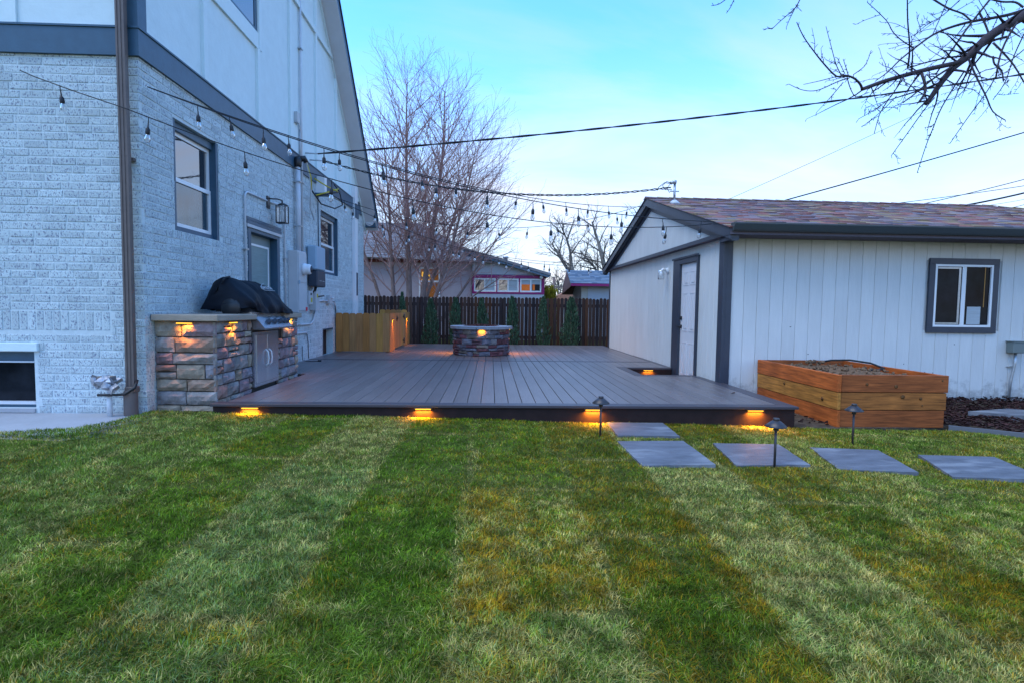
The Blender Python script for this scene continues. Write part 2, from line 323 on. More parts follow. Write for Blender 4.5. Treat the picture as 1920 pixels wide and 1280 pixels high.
    def lathe(s, prof, c=(0, 0, 0), n=16, axis='z', rnd=0.0, smooth=True):
        vs = []
        for r, h in prof:
            for k in range(n):
                t = 2 * math.pi * k / n; a, b = r * math.cos(t), r * math.sin(t)
                p = {'z': (a, b, h), 'x': (h, a, b), 'y': (b, h, a)}[axis]
                vs.append((c[0] + p[0], c[1] + p[1], c[2] + p[2]))
        m = len(prof)
        fs = [[i * n + k, i * n + (k + 1) % n, (i + 1) * n + (k + 1) % n, (i + 1) * n + k] for i in range(m - 1) for k in range(n)]
        if prof[0][0] > 1e-6: fs.append(list(range(n))[::-1])
        if prof[-1][0] > 1e-6: fs.append([(m - 1) * n + k for k in range(n)])
        return s.add(vs, fs, rnd, smooth)
    def blob(s, c, r, jit=.25, rnd=0.0, sc=(1, 1, 1)):
        t = (1 + 5 ** .5) / 2
        vv = [(-1, t, 0), (1, t, 0), (-1, -t, 0), (1, -t, 0), (0, -1, t), (0, 1, t), (0, -1, -t), (0, 1, -t), (t, 0, -1), (t, 0, 1), (-t, 0, -1), (-t, 0, 1)]
        ff = [(0, 11, 5), (0, 5, 1), (0, 1, 7), (0, 7, 10), (0, 10, 11), (1, 5, 9), (5, 11, 4), (11, 10, 2), (10, 7, 6), (7, 1, 8), (3, 9, 4), (3, 4, 2), (3, 2, 6), (3, 6, 8), (3, 8, 9), (4, 9, 5), (2, 4, 11), (6, 2, 10), (8, 6, 7), (9, 8, 1)]
        vs = []
        for p in vv:
            q = Vector(p).normalized() * r * random.uniform(1 - jit, 1 + jit); vs.append((c[0] + q.x * sc[0], c[1] + q.y * sc[1], c[2] + q.z * sc[2]))
        return s.add(vs, ff, rnd)
    def mesh(s, name, m):
        me = bpy.data.meshes.new(name); me.from_pydata(s.v, [], s.f)
        if any(s.r):
            a = me.attributes.new('rnd', 'FLOAT', 'FACE'); a.data.foreach_set('value', np.array(s.r, np.float32))
        if any(s.sm): me.polygons.foreach_set('use_smooth', np.array(s.sm, bool))
        me.materials.append(m); me.update(); return me
    def build(s, name, m, parent=None, M=None): return link(name, s.mesh(name, m), parent, M)

def link(name, me, parent=None, M=None):
    o = bpy.data.objects.new(name, me); COL.objects.link(o); M = M or I4
    if parent is not None:
        o.parent = parent; o.matrix_parent_inverse = WM[parent.name].inverted()
    o.matrix_basis = M; WM[o.name] = M.copy(); return o
def tag(o, label=None, cat=None, group=None, kind=None):
    if label: o['label'] = label
    if cat: o['category'] = cat
    if group: o['group'] = group
    if kind: o['kind'] = kind
    return o
def thing(name, label, cat, loc=(0, 0, 0), group=None, M=None):
    return tag(link(name, None, None, M or Matrix.Translation(loc)), label, cat, group)
def dup(root, M, label, group=None):        # the thing and each of its parts moved rigidly to M (root's own world matrix)
    D = M @ WM[root.name].inverted()
    def rec(o, par):
        c = o.copy(); COL.objects.link(c); W = D @ WM[o.name]
        if par is not None: c.parent = par; c.matrix_parent_inverse = WM[par.name].inverted()
        c.matrix_basis = W; WM[c.name] = W
        for ch in [k for k in o.children]: rec(ch, c)
        return c
    r = rec(root, None); r['label'] = label
    if group: r['group'] = group
    return r
def at(px, py, Y):                          # a point of the photograph at the depth Y
    d = (px - 960) / FPX * _r - (py - 640) / FPX * _u + _f
    return CAM + d * (Y / d.y)
def area_light(name, loc, direction, sx, sy, power, col=(1, .34, .022), parent=None, spread=180):
    l = bpy.data.lights.new(name, 'AREA'); l.shape = 'RECTANGLE'; l.size = sx; l.size_y = sy; l.energy = power; l.color = col; l.spread = R_(spread)
    o = bpy.data.objects.new(name, l); COL.objects.link(o)
    q = Vector(direction).to_track_quat('-Z', 'Y'); M = Matrix.LocRotScale(Vector(loc), q, None)
    if parent is not None: o.parent = parent; o.matrix_parent_inverse = WM[parent.name].inverted()
    o.matrix_basis = M; return o

# value noise for numpy
def vnoise(x, y, seed=0):
    x = np.asarray(x, float); y = np.asarray(y, float)
    xi = np.floor(x).astype(np.int64); yi = np.floor(y).astype(np.int64); fx = x - xi; fy = y - yi
    fx = fx * fx * (3 - 2 * fx); fy = fy * fy * (3 - 2 * fy)
    def h(a, b):
        n = (a * 374761393 + b * 668265263 + seed * 974634777) & 0xffffffff
        n = ((n ^ (n >> 13)) * 1274126177) & 0xffffffff
        return ((n ^ (n >> 16)) & 0xffff) / 65535.0
    return (h(xi, yi) * (1 - fx) + h(xi + 1, yi) * fx) * (1 - fy) + (h(xi, yi + 1) * (1 - fx) + h(xi + 1, yi + 1) * fx) * fy
def fbm(x, y, seed=0): return vnoise(x, y, seed) * .55 + vnoise(x * 2.1, y * 2.1, seed + 1) * .3 + vnoise(x * 4.3, y * 4.3, seed + 2) * .15

SEAMS = np.array([-9.0, -5.8, -5.15, -4.5, -3.88, -3.25, -2.62, -1.99, -1.36, -.78, -.145, .51, 1.12, 1.75, 2.37, 2.98, 3.6, 4.2, 4.85, 5.5, 9.0])
def lawn_z(x, y):
    x = np.asarray(x, float); y = np.asarray(y, float)
    z = -.022 * np.clip(x, -5.5, 6) + .030 * (fbm(x * .8, y * .8, 5) - .5)
    z += .05 * np.exp(-((y - 3.4) / 1.1) ** 2 - ((x + 4.2) / 1.6) ** 2)
    return z

# ================================================================== GROUND
def ground():
    xs = np.concatenate([[-400, -120, -40, -18], np.arange(-10, 10.01, .25), [18, 40, 120, 400]])
    ys = np.concatenate([[-60, -15, -6], np.arange(-3, 8.01, .25), np.arange(9, 30, 3), [40, 90, 200, 600]])
    X, Y = np.meshgrid(xs, ys); Z = lawn_z(X, Y)
    far = np.clip((Y - 5.5) / .6, 0, 1); Z = Z * (1 - far) + far * np.where(X > 3.3, -.14, -.10)
    far2 = np.clip((np.maximum(np.abs(X) - 9, 0) + np.maximum(-3 - Y, 0)) / 4, 0, 1); Z = Z * (1 - far2) - .1 * far2
    Z = np.where((X < -3.2) & (Y > 4.3), np.minimum(Z, -.02), Z)
    n, k = X.shape
    b = MB(); b.v = list(zip(X.ravel(), Y.ravel(), Z.ravel()))
    b.f = [[j * k + i, j * k + i + 1, (j + 1) * k + i + 1, (j + 1) * k + i] for j in range(n - 1) for i in range(k - 1)]
    b.r = [0] * len(b.f); b.sm = [True] * len(b.f)
    return tag(b.build('ground', M_LAWN), kind='structure')
ground()
pb = MB(); pb.prism([(-9, 4.05), (-4.9, 4.12), (-3.95, 4.34), (-3.46, 4.62), (-3.32, 5.0), (-3.33, 5.62), (-9, 5.62)], 'z', -.1, .052)
tag(pb.build('patio', M_CONC), kind='structure')
BED = (3.70, 4.91, 5.70, 7.44)      # raised bed footprint
EDGE0, EDGE1 = Vector((4.93, 5.72, 0)), Vector((6.2, 4.75, 0))
mb = MB(); mb.prism([(3.24, 5.62), (3.68, 5.62), (4.95, 5.74), (6.25, 4.78), (9.5, 2.4), (12, 2.4), (12, 7.75), (3.24, 7.55)], 'z', -.16, -.085)
tag(mb.build('mulch_bed', M_DIRT), kind='structure')

# ================================================================== HOUSE
HX, HY, HYE = -3.40, 5.55, 14.90
house = thing('house', 'painted brick house with white stucco gable and slate blue trim', 'house', (-5, 9, 0))
TZ0, TZ1 = 3.49, 3.74
# wall cores (painted mortar)
OPEN = dict(win=(6.12, 7.10, 1.93, 3.12), door=(7.88, 9.02, .10, 2.27), win2=(11.20, 12.46, 1.79, 3.05), vent=(11.27, 12.02, .12, .68))
sw = MB()
def wall_with_holes(b, lo, hi, z0, z1, holes, mk):
    ysx = sorted({lo, hi} | {h[0] for h in holes} | {h[1] for h in holes})
    for a, c in zip(ysx[:-1], ysx[1:]):
        zs = [(z0, z1)]
        for h in holes:
            if h[0] <= a + 1e-6 and h[1] >= c - 1e-6:
                zs = [p for q in zs for p in ((q[0], min(q[1], h[2])), (max(q[0], h[3]), q[1])) if p[1] - p[0] > 1e-4]
        for p in zs: mk(a, c, p[0], p[1])
side_wall = None
wall_with_holes(sw, HY + .2502, HYE, -.2, TZ0, list(OPEN.values()), lambda a, c, z0, z1: sw.box(HX - .25, HX - .0055, a, c, z0, z1))
side_wall = sw.build('side_wall', M_MORTAR, house)
FW = (-5.9, -4.47, .10, .655)
fw = MB(); wall_with_holes(fw, -9, HX - .0055, -.2, TZ0, [FW], lambda a, c, z0, z1: fw.box(a, c, HY + .0055, HY + .25, z0, z1))
front_wall = fw.build('front_wall', M_MORTAR, house)
# bricks
BW, BH, BP, BC = .222, .067, .234, .0775
bricks = []   # (wall, u0, u1, z0, z1)
def lay(wall, lo, hi, holes, z0, nrow, soldier=None):
    for r in range(nrow):
        za = z0 + r * BC; zb = za + BH
        if zb > TZ0 - .002: zb = TZ0 - .002
        if zb - za < .015: continue
        off = (BP / 2 if r % 2 else 0) + random.uniform(-.015, .015)
        u = lo - off
        while u < hi:
            w = BW if random.random() < .82 else BW * random.choice((.75, .5, .6))
            a, c = max(u, lo), min(u + w, hi); u += w + .012
            if c - a < .02: continue
            segs = [(a, c)]
            for h in holes:
                if zb > h[2] + .012 and za < h[3] - .012:
                    segs = [s for q in segs for s in ((q[0], min(q[1], h[0] - .004)), (max(q[0], h[1] + .004), q[1])) if s[1] - s[0] > .02]
            for s in segs: bricks.append((wall, s[0], s[1], za, zb))
lay('f', -9, HX, [(-5.93, -4.44, .10, .745), (-6.55, -3.72, .862, 1.058)], .057, 45)
for i in range(46):     # soldier course over the low window
    a = -3.725 - (i + 1) * .0785
    if a > -6.54: bricks.append(('f', a, a + .067, .868, 1.052))
lay('s', HY + .052, HYE, list(OPEN.values()) + [(6.06, 7.18, 1.835, 1.93), (11.14, 12.52, 1.70, 1.79)], .057, 45)
for i in range(13): bricks.append(('s', 6.07 + i * .0848, 6.07 + i * .0848 + .075, 1.843, 1.926))
for i in range(16): bricks.append(('s', 11.15 + i * .0848, 11.15 + i * .0848 + .075, 1.708, 1.786))
def seen_area(b):
    w, a, c, z0, z1 = b
    p = Vector(((a + c) / 2, HY, (z0 + z1) / 2)) if w == 'f' else Vector((HX, (a + c) / 2, (z0 + z1) / 2))
    v = p - CAM; zc = v.dot(_f); x, y = FPX * v.dot(_r) / zc, FPX * v.dot(_u) / zc
    if abs(x) > 955 or abs(y) > 640: return 0
    if w == 's' and p.y < 8.1 and p.z < .97: return 0
    n = abs(v.y) if w == 'f' else abs(v.x)
    return (c - a) * (z1 - z0) * n / v.length / zc ** 2
bricks.sort(key=seen_area, reverse=True)
bm_ = MB(); bm_.cbox(0, 1, 0, .05, 0, 1, .02)
ubox = {}
def brick_mesh(w, h):
    k = (round(w * 100), round(h * 200))
    if k not in ubox: ubox[k] = MB().cbox(0, k[0] / 100, 0, .055, 0, k[1] / 200, .005).mesh('brick', M_BRICK)
    return ubox[k], k[0] / 100, k[1] / 200
rest = MB(); nb_ = 0
ROTS = Matrix(((0, -1, 0, 0), (1, 0, 0, 0), (0, 0, 1, 0), (0, 0, 0, 1)))
for b in bricks:
    w, a, c, z0, z1 = b
    pr = random.uniform(-.002, .003)
    if nb_ < 300 and seen_area(b) > 0:
        me, mw, mh = brick_mesh(c - a, z1 - z0)
        S = Matrix.Diagonal(((c - a) / mw, 1, (z1 - z0) / mh, 1))
        if w == 'f': link('brick', me, front_wall, Matrix.Translation((a, HY + pr, z0)) @ S)
        else: link('brick', me, side_wall, Matrix.Translation((HX + pr, a, z0)) @ ROTS @ S)
        nb_ += 1
    elif w == 'f': rest.box(a, c, HY + pr, HY + .05, z0, z1, random.random())
    else: rest.box(HX - .05, HX + pr, a, c, z0, z1, random.random())
tag(rest.build('brickwork', M_BRICK, house), kind='stuff')
# band and corner trim
MB().box(-9, HX + .028, HY - .028, HY + .1, TZ0, TZ1).build('trim_board', M_SLATE, house)
MB().prism([(HY + .1, TZ0), (14.62, TZ0), (14.36, TZ1), (HY + .1, TZ1)], 'x', HX - .1, HX + .028).build('trim_board', M_SLATE, house)
MB().box(-9, HX + .04, HY - .04, HY + .1, TZ1, TZ1 + .018).box(HX - .1, HX + .04, HY + .1, 14.34, TZ1, TZ1 + .018).build('drip_cap', M_SLATE, house)
MB().box(HX - .10, HX + .022, HY - .022, HY + .115, TZ1 + .018, 6.05).build('corner_board', M_SLATE, house)
# stucco
RY, RZ, SLP = 8.6, 9.97, 1.004        # ridge
def roof_z(y): return RZ - abs(y - RY) * SLP
MB().box(-9, HX - .1, HY, HY + .2, TZ1 + .018, 6.05).build('stucco_panel', M_STUCCO, house)
YT = RY + (RZ - .25 - (TZ1 + .018)) / SLP
g = [(HY + .115, TZ1 + .018), (YT, TZ1 + .018), (RY, RZ - .25), (HY + .115, roof_z(HY + .115) - .25)]
MB().prism(g, 'x', HX - .2, HX).build('stucco_panel', M_STUCCO, house)
def batten(y0, y1, z0, z1): MB().cbox(HX - .01, HX + .042, y0, y1, z0, z1, .003).build('batten', M_BATTEN, house)
for y in (6.72, 8.22, 9.50, 10.86, 12.22, 13.4):
    top = roof_z(y) - .36
    if y == 6.72: top = 4.80
    if y == 8.22: batten(y, y + .09, TZ1 + .018, 4.80); batten(y + .06, y + .15, 4.80, top); continue
    batten(y, y + .09, TZ1 + .018, 6.28 if y in (10.86, 9.5, 12.22) and top > 6.4 else top)
batten(8.37, 12.0, 6.28, 6.38)
for y in (9.50, 10.86): batten(y, y + .09, 6.38, roof_z(y) - .3)
for x in (-4.60, -6.0): MB().cbox(x, x + .105, HY - .022, HY + .01, TZ1 + .018, 6.05, .003).build('batten', M_BATTEN, house)
# upper window
uw = MB(); uw.box(HX - .01, HX + .03, 6.95, 8.36, 4.80, 5.02); uw.box(HX - .01, HX + .03, 8.27, 8.36, 5.02, 6.5).box(HX - .01, HX + .03, 6.95, 7.04, 5.02, 6.5).box(HX - .01, HX + .03, 6.95, 8.36, 6.5, 6.6)
upw = uw.build('window', M_BATTEN, house); upw['label'] = 'upper gable window with wide white surround'
MB().box(HX - .005, HX + .012, 7.04, 8.27, 5.02, 5.07).box(HX - .005, HX + .012, 8.19, 8.27, 5.07, 6.5).box(HX - .005, HX + .012, 7.04, 7.12, 5.07, 6.5).build('sash', M_SLATE, upw)
MB().box(HX - .01, HX + .004, 7.12, 8.19, 5.07, 6.5).build('pane', M_GLASS, upw)
# roof
ov = .33
rf = MB()
for sgn, ye in ((1, 15.14), (-1, 5.0)):
    z1 = roof_z(ye)
    rf.add([(-10, RY, RZ + .06), (HX + ov + .02, RY, RZ + .06), (HX + ov + .02, ye, z1 + .06), (-10, ye, z1 + .06), (-10, RY, RZ), (HX + ov + .02, RY, RZ), (HX + ov + .02, ye, z1), (-10, ye, z1)],
           [(0, 1, 2, 3), (7, 6, 5, 4), (1, 5, 6, 2), (3, 2, 6, 7), (0, 4, 5, 1), (0, 3, 7, 4)])
roof = rf.build('roof', M_ROOFDARK, house)
for sgn, ye in ((1, 15.14), (-1, 5.0)):
    z1 = roof_z(ye); q = [(RY, RZ - .002), (ye, z1 - .002), (ye, z1 - .20), (RY, RZ - .20)]
    MB().prism(q, 'x', HX + ov - .03, HX + ov).build('rake_board', M_SLATE, roof)
    q2 = [(RY, RZ - .205), (ye, z1 - .205), (ye, z1 - .225), (RY, RZ - .225)]
    MB().prism(q2, 'x', HX - .1, HX + ov - .002).build('soffit', M_SOFFIT, roof)
    # rake return frieze under the soffit
    MB().prism([(RY, RZ - .23), (ye, z1 - .23), (ye, z1 - .34), (RY, RZ - .34)] if sgn > 0 else [(RY, RZ - .23), (HY + .12, roof_z(HY + .12) - .23), (HY + .12, roof_z(HY + .12) - .34), (RY, RZ - .34)], 'x', HX, HX + .03).build('frieze_board', M_BATTEN, roof)
MB().box(-10, HX - .002, 14.92, 15.1, 3.15, 3.18).build('soffit', M_SOFFIT, roof)
# eave box end with its round vent
eb = MB().prism([(14.96, 3.24), (15.13, 3.24), (15.13, 3.36), (14.96, 3.55)], 'x', HX + .0, HX + ov - .035).build('eave_return', M_SLATE, house)
MB().lathe([(.095, -.012), (.115, -.012), (.115, .0), (.095, .0)], (HX + .145, 14.957, 3.385), 20, 'y').build('vent_ring', M_CONDUIT, eb)
MB().lathe([(.0, -.004), (.09, -.004)], (HX + .145, 14.958, 3.385), 20, 'y').build('vent_mesh', M_BLACK, eb)
# windows of the side wall
def sash_window(y0, y1, z0, z1, label):
    fx = HX - .115
    w = MB()
    w.box(fx - .04, HX - .012, y0 + .002, y0 + .05, z0, z1).box(fx - .04, HX - .012, y1 - .05, y1 - .002, z0, z1).box(fx - .04, HX - .055, y0 + .05, y1 - .05, z1 - .09, z1 - .002).box(fx - .04, HX - .055, y0 + .05, y1 - .05, z0 + .002, z0 + .06)
    win = w.build('window', M_SLATE, house); win['label'] = label
    a, c, b0, b1 = y0 + .05, y1 - .05, z0 + .06, z1 - .09; zm = (b0 + b1) / 2 - .02
    for (s0, s1, x, t) in ((zm, b1, fx, .045), (b0, zm + .04, fx - .0, .045)):
        xx = x + (.012 if s0 == b0 else 0)
        s = MB().box(xx - .02, xx + .02, a, a + t, s0, s1).box(xx - .02, xx + .02, c - t, c, s0, s1).box(xx - .02, xx + .02, a + t, c - t, s0, s0 + t).box(xx - .02, xx + .02, a + t, c - t, s1 - t, s1).build('sash', M_WHITE, win)
        MB().box(xx - .008, xx + .002, a + t, c - t, s0 + t, s1 - t).build('pane', M_GLASS if s1 == b1 else M_GLASS2, win)
    MB().box(HX - .25, HX - .22, y0, y1, z0, z1).build('curtain', M_CURTAIN, win)
sash_window(*OPEN['win'], 'near side window with a brick sill below it')
sash_window(*OPEN['win2'], 'far side window beyond the electrical boxes')
# side door, deep set
y0, y1, z0, z1 = OPEN['door']
dr = MB().box(HX - .16, HX + .012, y0 - .002, y0 + .09, z0, z1).box(HX - .16, HX + .012, y1 - .10, y1 + .002, z0, z1).box(HX - .16, HX + .012, y0 + .09, y1 - .10, z1 - .10, z1 + .002).build('door', M_SLATE, house)
MB().cbox(HX - .14, HX - .10, y0 + .09, y1 - .10, z0, z1 - .10, .004).build('door_panel', mat('teal_door', (.16, .22, .23), .45), dr)
MB().box(HX - .10, HX - .092, y0 + .22, y1 - .23, .55, z1 - .27).build('pane', mat('teal_blind', (.15, .24, .25), .4, .5, noise=40, namt=.15, stretch=(.1, .1, 1)), dr)
MB().box(HX - .10, HX - .082, y0 + .19, y0 + .22, .52, z1 - .24).box(HX - .10, HX - .082, y1 - .23, y1 - .20, .52, z1 - .24).box(HX - .10, HX - .082, y0 + .22, y1 - .23, z1 - .27, z1 - .24).build('glazing_bead', M_WHITE, dr)
for k in range(3): MB().box(HX + .012, HX + .03 - k * .004, y0 - .06, y1 + .06, z1 - .05 + k * .05, z1 - .006 + k * .05).build('door_hood', M_SLATE if k else M_GREYBOX, dr)
# low opening by the deck
y0, y1, z0, z1 = OPEN['vent']
vt = MB().box(HX - .2, HX - .15, y0, y1, z0, z1).build('low_opening', M_ROOM, house)
MB().box(HX - .15, HX - .004, y0, y0 + .05, z0, z1).box(HX - .15, HX - .004, y0 + .05, y1, z1 - .03, z1 - .001).build('opening_frame', M_SLATE, vt)
# basement window of the front
bw = MB().box(FW[0] + .002, FW[1] - .002, HY + .06, HY + .12, .10, .13).box(FW[0] + .002, FW[1] - .002, HY + .06, HY + .12, .56, .655).box(-4.51, FW[1] - .002, HY + .06, HY + .12, .13, .56).build('basement_window', M_SLATE, house)
MB().box(FW[0] + .002, -4.51, HY + .05, HY + .10, .13, .16).box(FW[0] + .002, -4.51, HY + .05, HY + .10, .545, .56).build('sash', M_SOFFIT, bw)
MB().box(FW[0] + .002, -4.51, HY + .085, HY + .095, .16, .545).build('pane', M_GLASSD, bw)
MB().box(FW[0] + .002, FW[1] - .002, HY - .012, HY + .12, .06, .098).build('sill', M_CONC, bw)
MB().cbox(FW[0] + .002, -4.415, HY - .03, HY + .1, .662, .742, .004).build('lintel', M_STUCCO, bw)
# downspout at the corner
ds = MB()
prof = []
def spout_ring(x, y): return [(x - .040, y), (x - .024, y), (x - .022, y + .006), (x - .011, y + .006), (x - .008, y), (x + .008, y), (x + .011, y + .006), (x + .022, y + .006), (x + .025, y), (x + .040, y), (x + .040, y + .05), (x - .040, y + .05)]
def spout(b, p0, p1):
    A, B_ = spout_ring(p0[0], p0[1]), spout_ring(p1[0], p1[1]); n = len(A)
    b.add([(*q, p0[2]) for q in A] + [(*q, p1[2]) for q in B_], [[i, (i + 1) % n, n + (i + 1) % n, n + i] for i in range(n)] + [list(range(n))[::-1], list(range(n, 2 * n))])
spout(ds, (-3.492, HY - .11, .30), (-3.488, HY - .11, 2.55)); spout(ds, (-3.488, HY - .112, 2.53), (-3.495, HY - .112, 5.9))
dso = ds.build('downspout', M_SPOUT, house)
MB().cbox(-3.54, -3.442, HY - .122, HY - .03, .275, .335, .008).build('spout_collar', M_SPOUT, dso)
MB().box(-3.54, -3.44, HY - .045, HY, 2.50, 2.53).build('spout_strap', M_SPOUT, dso)
MB().lathe([(.058, 0), (.062, .02), (.06, .25), (.05, .27)], (-3.505, HY - .08, .03), 14).build('drain_boot', M_SPOUT, dso)

# wrapped hydrant beside the downspout
hyd = thing('yard_tap', 'foil wrapped tap on white pipe beside the downspout', 'tap', (-3.66, 5.40, .05))
MB().tube([(-3.66, 5.40, .05), (-3.66, 5.40, .30)], .024, 10).build('pipe', M_PVC, hyd)
fo = MB()
for k in range(10):
    fo.blob((-3.66 + random.uniform(-.11, .10), 5.38 + random.uniform(-.05, .04), .345 + random.uniform(-.03, .075)), random.uniform(.028, .05), .45)
fo.build('foil_wrap', M_FOIL, hyd)
MB().add([(-3.80, 5.36, .42), (-3.72, 5.33, .405), (-3.64, 5.36, .43), (-3.57, 5.37, .41), (-3.58, 5.38, .45), (-3.66, 5.38, .45), (-3.74, 5.36, .445), (-3.81, 5.39, .46)], [(0, 1, 6, 7), (1, 2, 5, 6), (2, 3, 4, 5)]).build('wrap_flap', M_BRONZE, hyd)
MB().tube([(-3.74, 5.36, .265), (-3.66, 5.355, .268), (-3.57, 5.37, .266), (-3.49, 5.36, .275), (-3.435, 5.42, .33), (-3.43, 5.46, .40)], [.014, .014, .012, .014, .016, .012], 8).build('strap', M_BLACK, hyd)

# ================================================================== things on the house wall
def wall_pipe(name, pts, r, label, cat, m=M_CONDUIT, clips=()):
    t = thing(name, label, cat, pts[0]); MB().tube(pts, r, 10).build('pipe', m, t)
    for c in clips: MB().cbox(HX, c[0] + r + .012, c[1] - .05, c[1] + .05, c[2] - .012, c[2] + .012, .003).build('clip', M_GALV, t)
    return t
def arc(c, r, a0, a1, n=6, plane='yz', x=0):
    return [(x, c[0] + r * math.cos(R_(a0 + (a1 - a0) * i / n)), c[1] + r * math.sin(R_(a0 + (a1 - a0) * i / n))) for i in range(n + 1)]
px_ = HX + .025
wall_pipe('conduit', [(px_, 7.76, .96), (px_, 7.76, 2.60)] + arc((7.85, 2.60), .09, 180, 90, 6, x=px_) + [(px_, 8.50, 2.70)], .014, 'thin bent conduit rising left of the door and running to the wall lantern', 'conduit', clips=[(px_, 7.76, 1.9)])
wall_pipe('conduit', [(px_, 8.66, 2.70), (px_, 9.06, 2.74)] + arc((9.06, 2.60), .14, 90, 0, 6, x=px_) + [(px_, 9.22, 1.0)], .014, 'thin conduit curving down from the lantern to the right of the door', 'conduit', clips=[(px_, 9.22, 1.9)])
wall_pipe('service_pipe', [(HX + .07, 9.72, 2.07), (HX + .07, 9.72, 3.52)], .042, 'thick service pipe above the meter panel with black weather cap', 'pipe', clips=[(HX + .07, 9.72, 2.5), (HX + .07, 9.72, 3.25)])
wh = thing('weather_cap', 'black hooded weather cap on top of the service pipe', 'cable cap', (HX + .07, 9.72, 3.5))
MB().lathe([(.05, 0), (.065, .03), (.07, .12), (.045, .17), (.0, .18)], (HX + .07, 9.72, 3.50), 14).build('hood', M_BLACK, wh)
MB().tube([(HX + .07, 9.74, 3.64), (HX + .16, 9.78, 3.66), (HX + .19, 9.80, 3.60)], [.05, .055, .04], 10).build('spout', M_BLACK, wh)
wall_pipe('conduit', [(px_ + .01, 10.02, 2.1), (px_ + .01, 10.02, 6.9)], .02, 'slim straight conduit rising past the service pipe up the gable', 'conduit', clips=[(px_ + .01, 10.02, 3.3), (px_ + .01, 10.02, 5.6)])
wall_pipe('conduit', [(px_, 9.985, 3.78), (px_, 9.985, 4.20)] + arc((9.90, 4.20), .085, 0, 90, 5, x=px_) + [(px_, 9.86, 4.30)], .013, 'short curved conduit below the small gable box', 'conduit')
jb = thing('junction_box', 'small square box on the gable above the weather cap', 'electrical box', (HX, 9.82, 4.33))
MB().cbox(HX, HX + .06, 9.76, 9.88, 4.27, 4.45, .005).build('cover', M_GREYBOX, jb)
# splice loop of yellow and black cable
lp = thing('cable_splice', 'loop of black and yellow spliced cable under the weather cap', 'cable', (HX + .15, 10.0, 3.4))
MB().tube([(HX + .19, 9.80, 3.60), (HX + .20, 9.95, 3.40), (HX + .20, 10.0, 3.15), (HX + .12, 10.2, 2.90), (HX + .06, 10.6, 2.75)], .014, 6).build('cable', M_CONDUIT, lp)
MB().tube([(HX + .19, 9.80, 3.60), (HX + .215, 9.95, 3.40), (HX + .215, 10.0, 3.18)], .012, 6).build('cable', M_YELLOW, lp)
MB().tube([(HX + .20, 10.03, 3.18), (HX + .3, 10.25, 2.98), (HX + .42, 10.7, 2.98), (HX + .46, 11.1, 3.12), (HX + .40, 11.1, 3.38), (HX + .34, 10.95, 3.48)], .013, 6).build('cable', M_CABLE, lp)
MB().tube([(HX + .2, 10.28, 3.14), (HX + .36, 10.75, 3.32), (HX + .42, 10.95, 3.40)], .012, 6).build('cable', M_YELLOW, lp)
MB().tube([(HX + .2, 10.2, 3.42), (HX + .32, 10.55, 3.36), (HX + .42, 10.9, 3.34)], .012, 6).build('cable', M_YELLOW, lp)
MB().tube([(HX + .2, 10.30, 3.13), (HX + .36, 10.80, 3.29), (HX + .44, 11.0, 3.35)], .014, 6).build('cable', M_CABLE, lp)
# white bracket that carries the lights
bk = thing('light_bracket', 'white metal post bracket on the brick between conduit and far window', 'bracket', (HX, 11.0, 3.3))
MB().cbox(HX, HX + .18, 10.88, 11.02, 3.30, 3.62, .004).build('block', M_WHITE, bk)
MB().box(HX, HX + .22, 10.84, 11.08, 3.27, 3.298).build('base', M_SLATE, bk)
wall_pipe('drop_cable', [(HX + .012, 11.0, 3.26), (HX + .012, 11.02, 2.28)], .008, 'thin dark cable dropping from bracket to the inverter', 'cable', M_SLATE)
# wall lantern
ln = thing('wall_lantern', 'black box lantern with clear glass above the door', 'lantern', (HX, 8.58, 2.62))
lx, ly, lz = HX + .17, 8.72, 2.60
MB().cbox(HX, HX + .02, 8.54, 8.64, 2.60, 2.78, .004).build('back_plate', M_BLACK, ln)
MB().tube([(HX + .02, 8.59, 2.745), (HX + .12, 8.66, 2.755), (lx, ly, 2.745)], .010, 8).tube([(lx, ly, 2.745), (lx, ly, 2.70)], .012, 8).build('arm', M_BLACK, ln)
fr = MB()
for sx in (-1, 1):
    for sy in (-1, 1): fr.box(lx + sx * .068 - .007, lx + sx * .068 + .007, ly + sy * .068 - .007, ly + sy * .068 + .007, 2.40, 2.665)
fr.box(lx - .075, lx + .075, ly - .075, ly + .075, 2.395, 2.41); fr.lathe([(.105, 0), (.05, .035), (.02, .045)], (lx, ly, 2.662), 4).build('frame', M_BLACK, ln)
MB().box(lx - .066, lx + .066, ly - .066, ly + .066, 2.411, 2.66).build('glass', M_BULB, ln)
MB().lathe([(.022, 0), (.022, .07), (.03, .10), (.03, .15), (.0, .18)], (lx, ly, 2.42), 10).build('bulb', M_WHITE, ln)
# meter panel
mp_ = thing('meter_panel', 'tall pale grey meter panel with round glass meter', 'electrical panel', (HX, 9.6, 1.5))
MB().cbox(HX, HX + .16, 9.40, 9.84, 1.02, 2.06, .006).build('cabinet', M_GREYBOX, mp_)
MB().cbox(HX + .16, HX + .172, 9.42, 9.82, 1.53, 2.03, .004).build('upper_cover', M_GREYBOX, mp_)
MB().cbox(HX + .16, HX + .172, 9.42, 9.82, 1.05, 1.515, .004).build('lower_cover', M_GREYBOX, mp_)
mt = MB().lathe([(.10, 0), (.10, .05), (.088, .055), (.088, .11), (.07, .135), (.0, .14)], (HX + .172, 9.64, 1.76), 20, 'x').build('meter', M_WHITE, mp_)
MB().lathe([(.06, 0), (.0, .001)], (HX + .3125, 9.64, 1.76), 16, 'x').build('meter_face', M_INVD, mt)
MB().box(HX + .172, HX + .178, 9.75, 9.83, 1.045, 1.11).build('warning_tag', M_RED, mp_)
MB().box(HX + .172, HX + .19, 9.40, 9.43, 1.5, 1.56).build('latch', M_INVB, mp_)
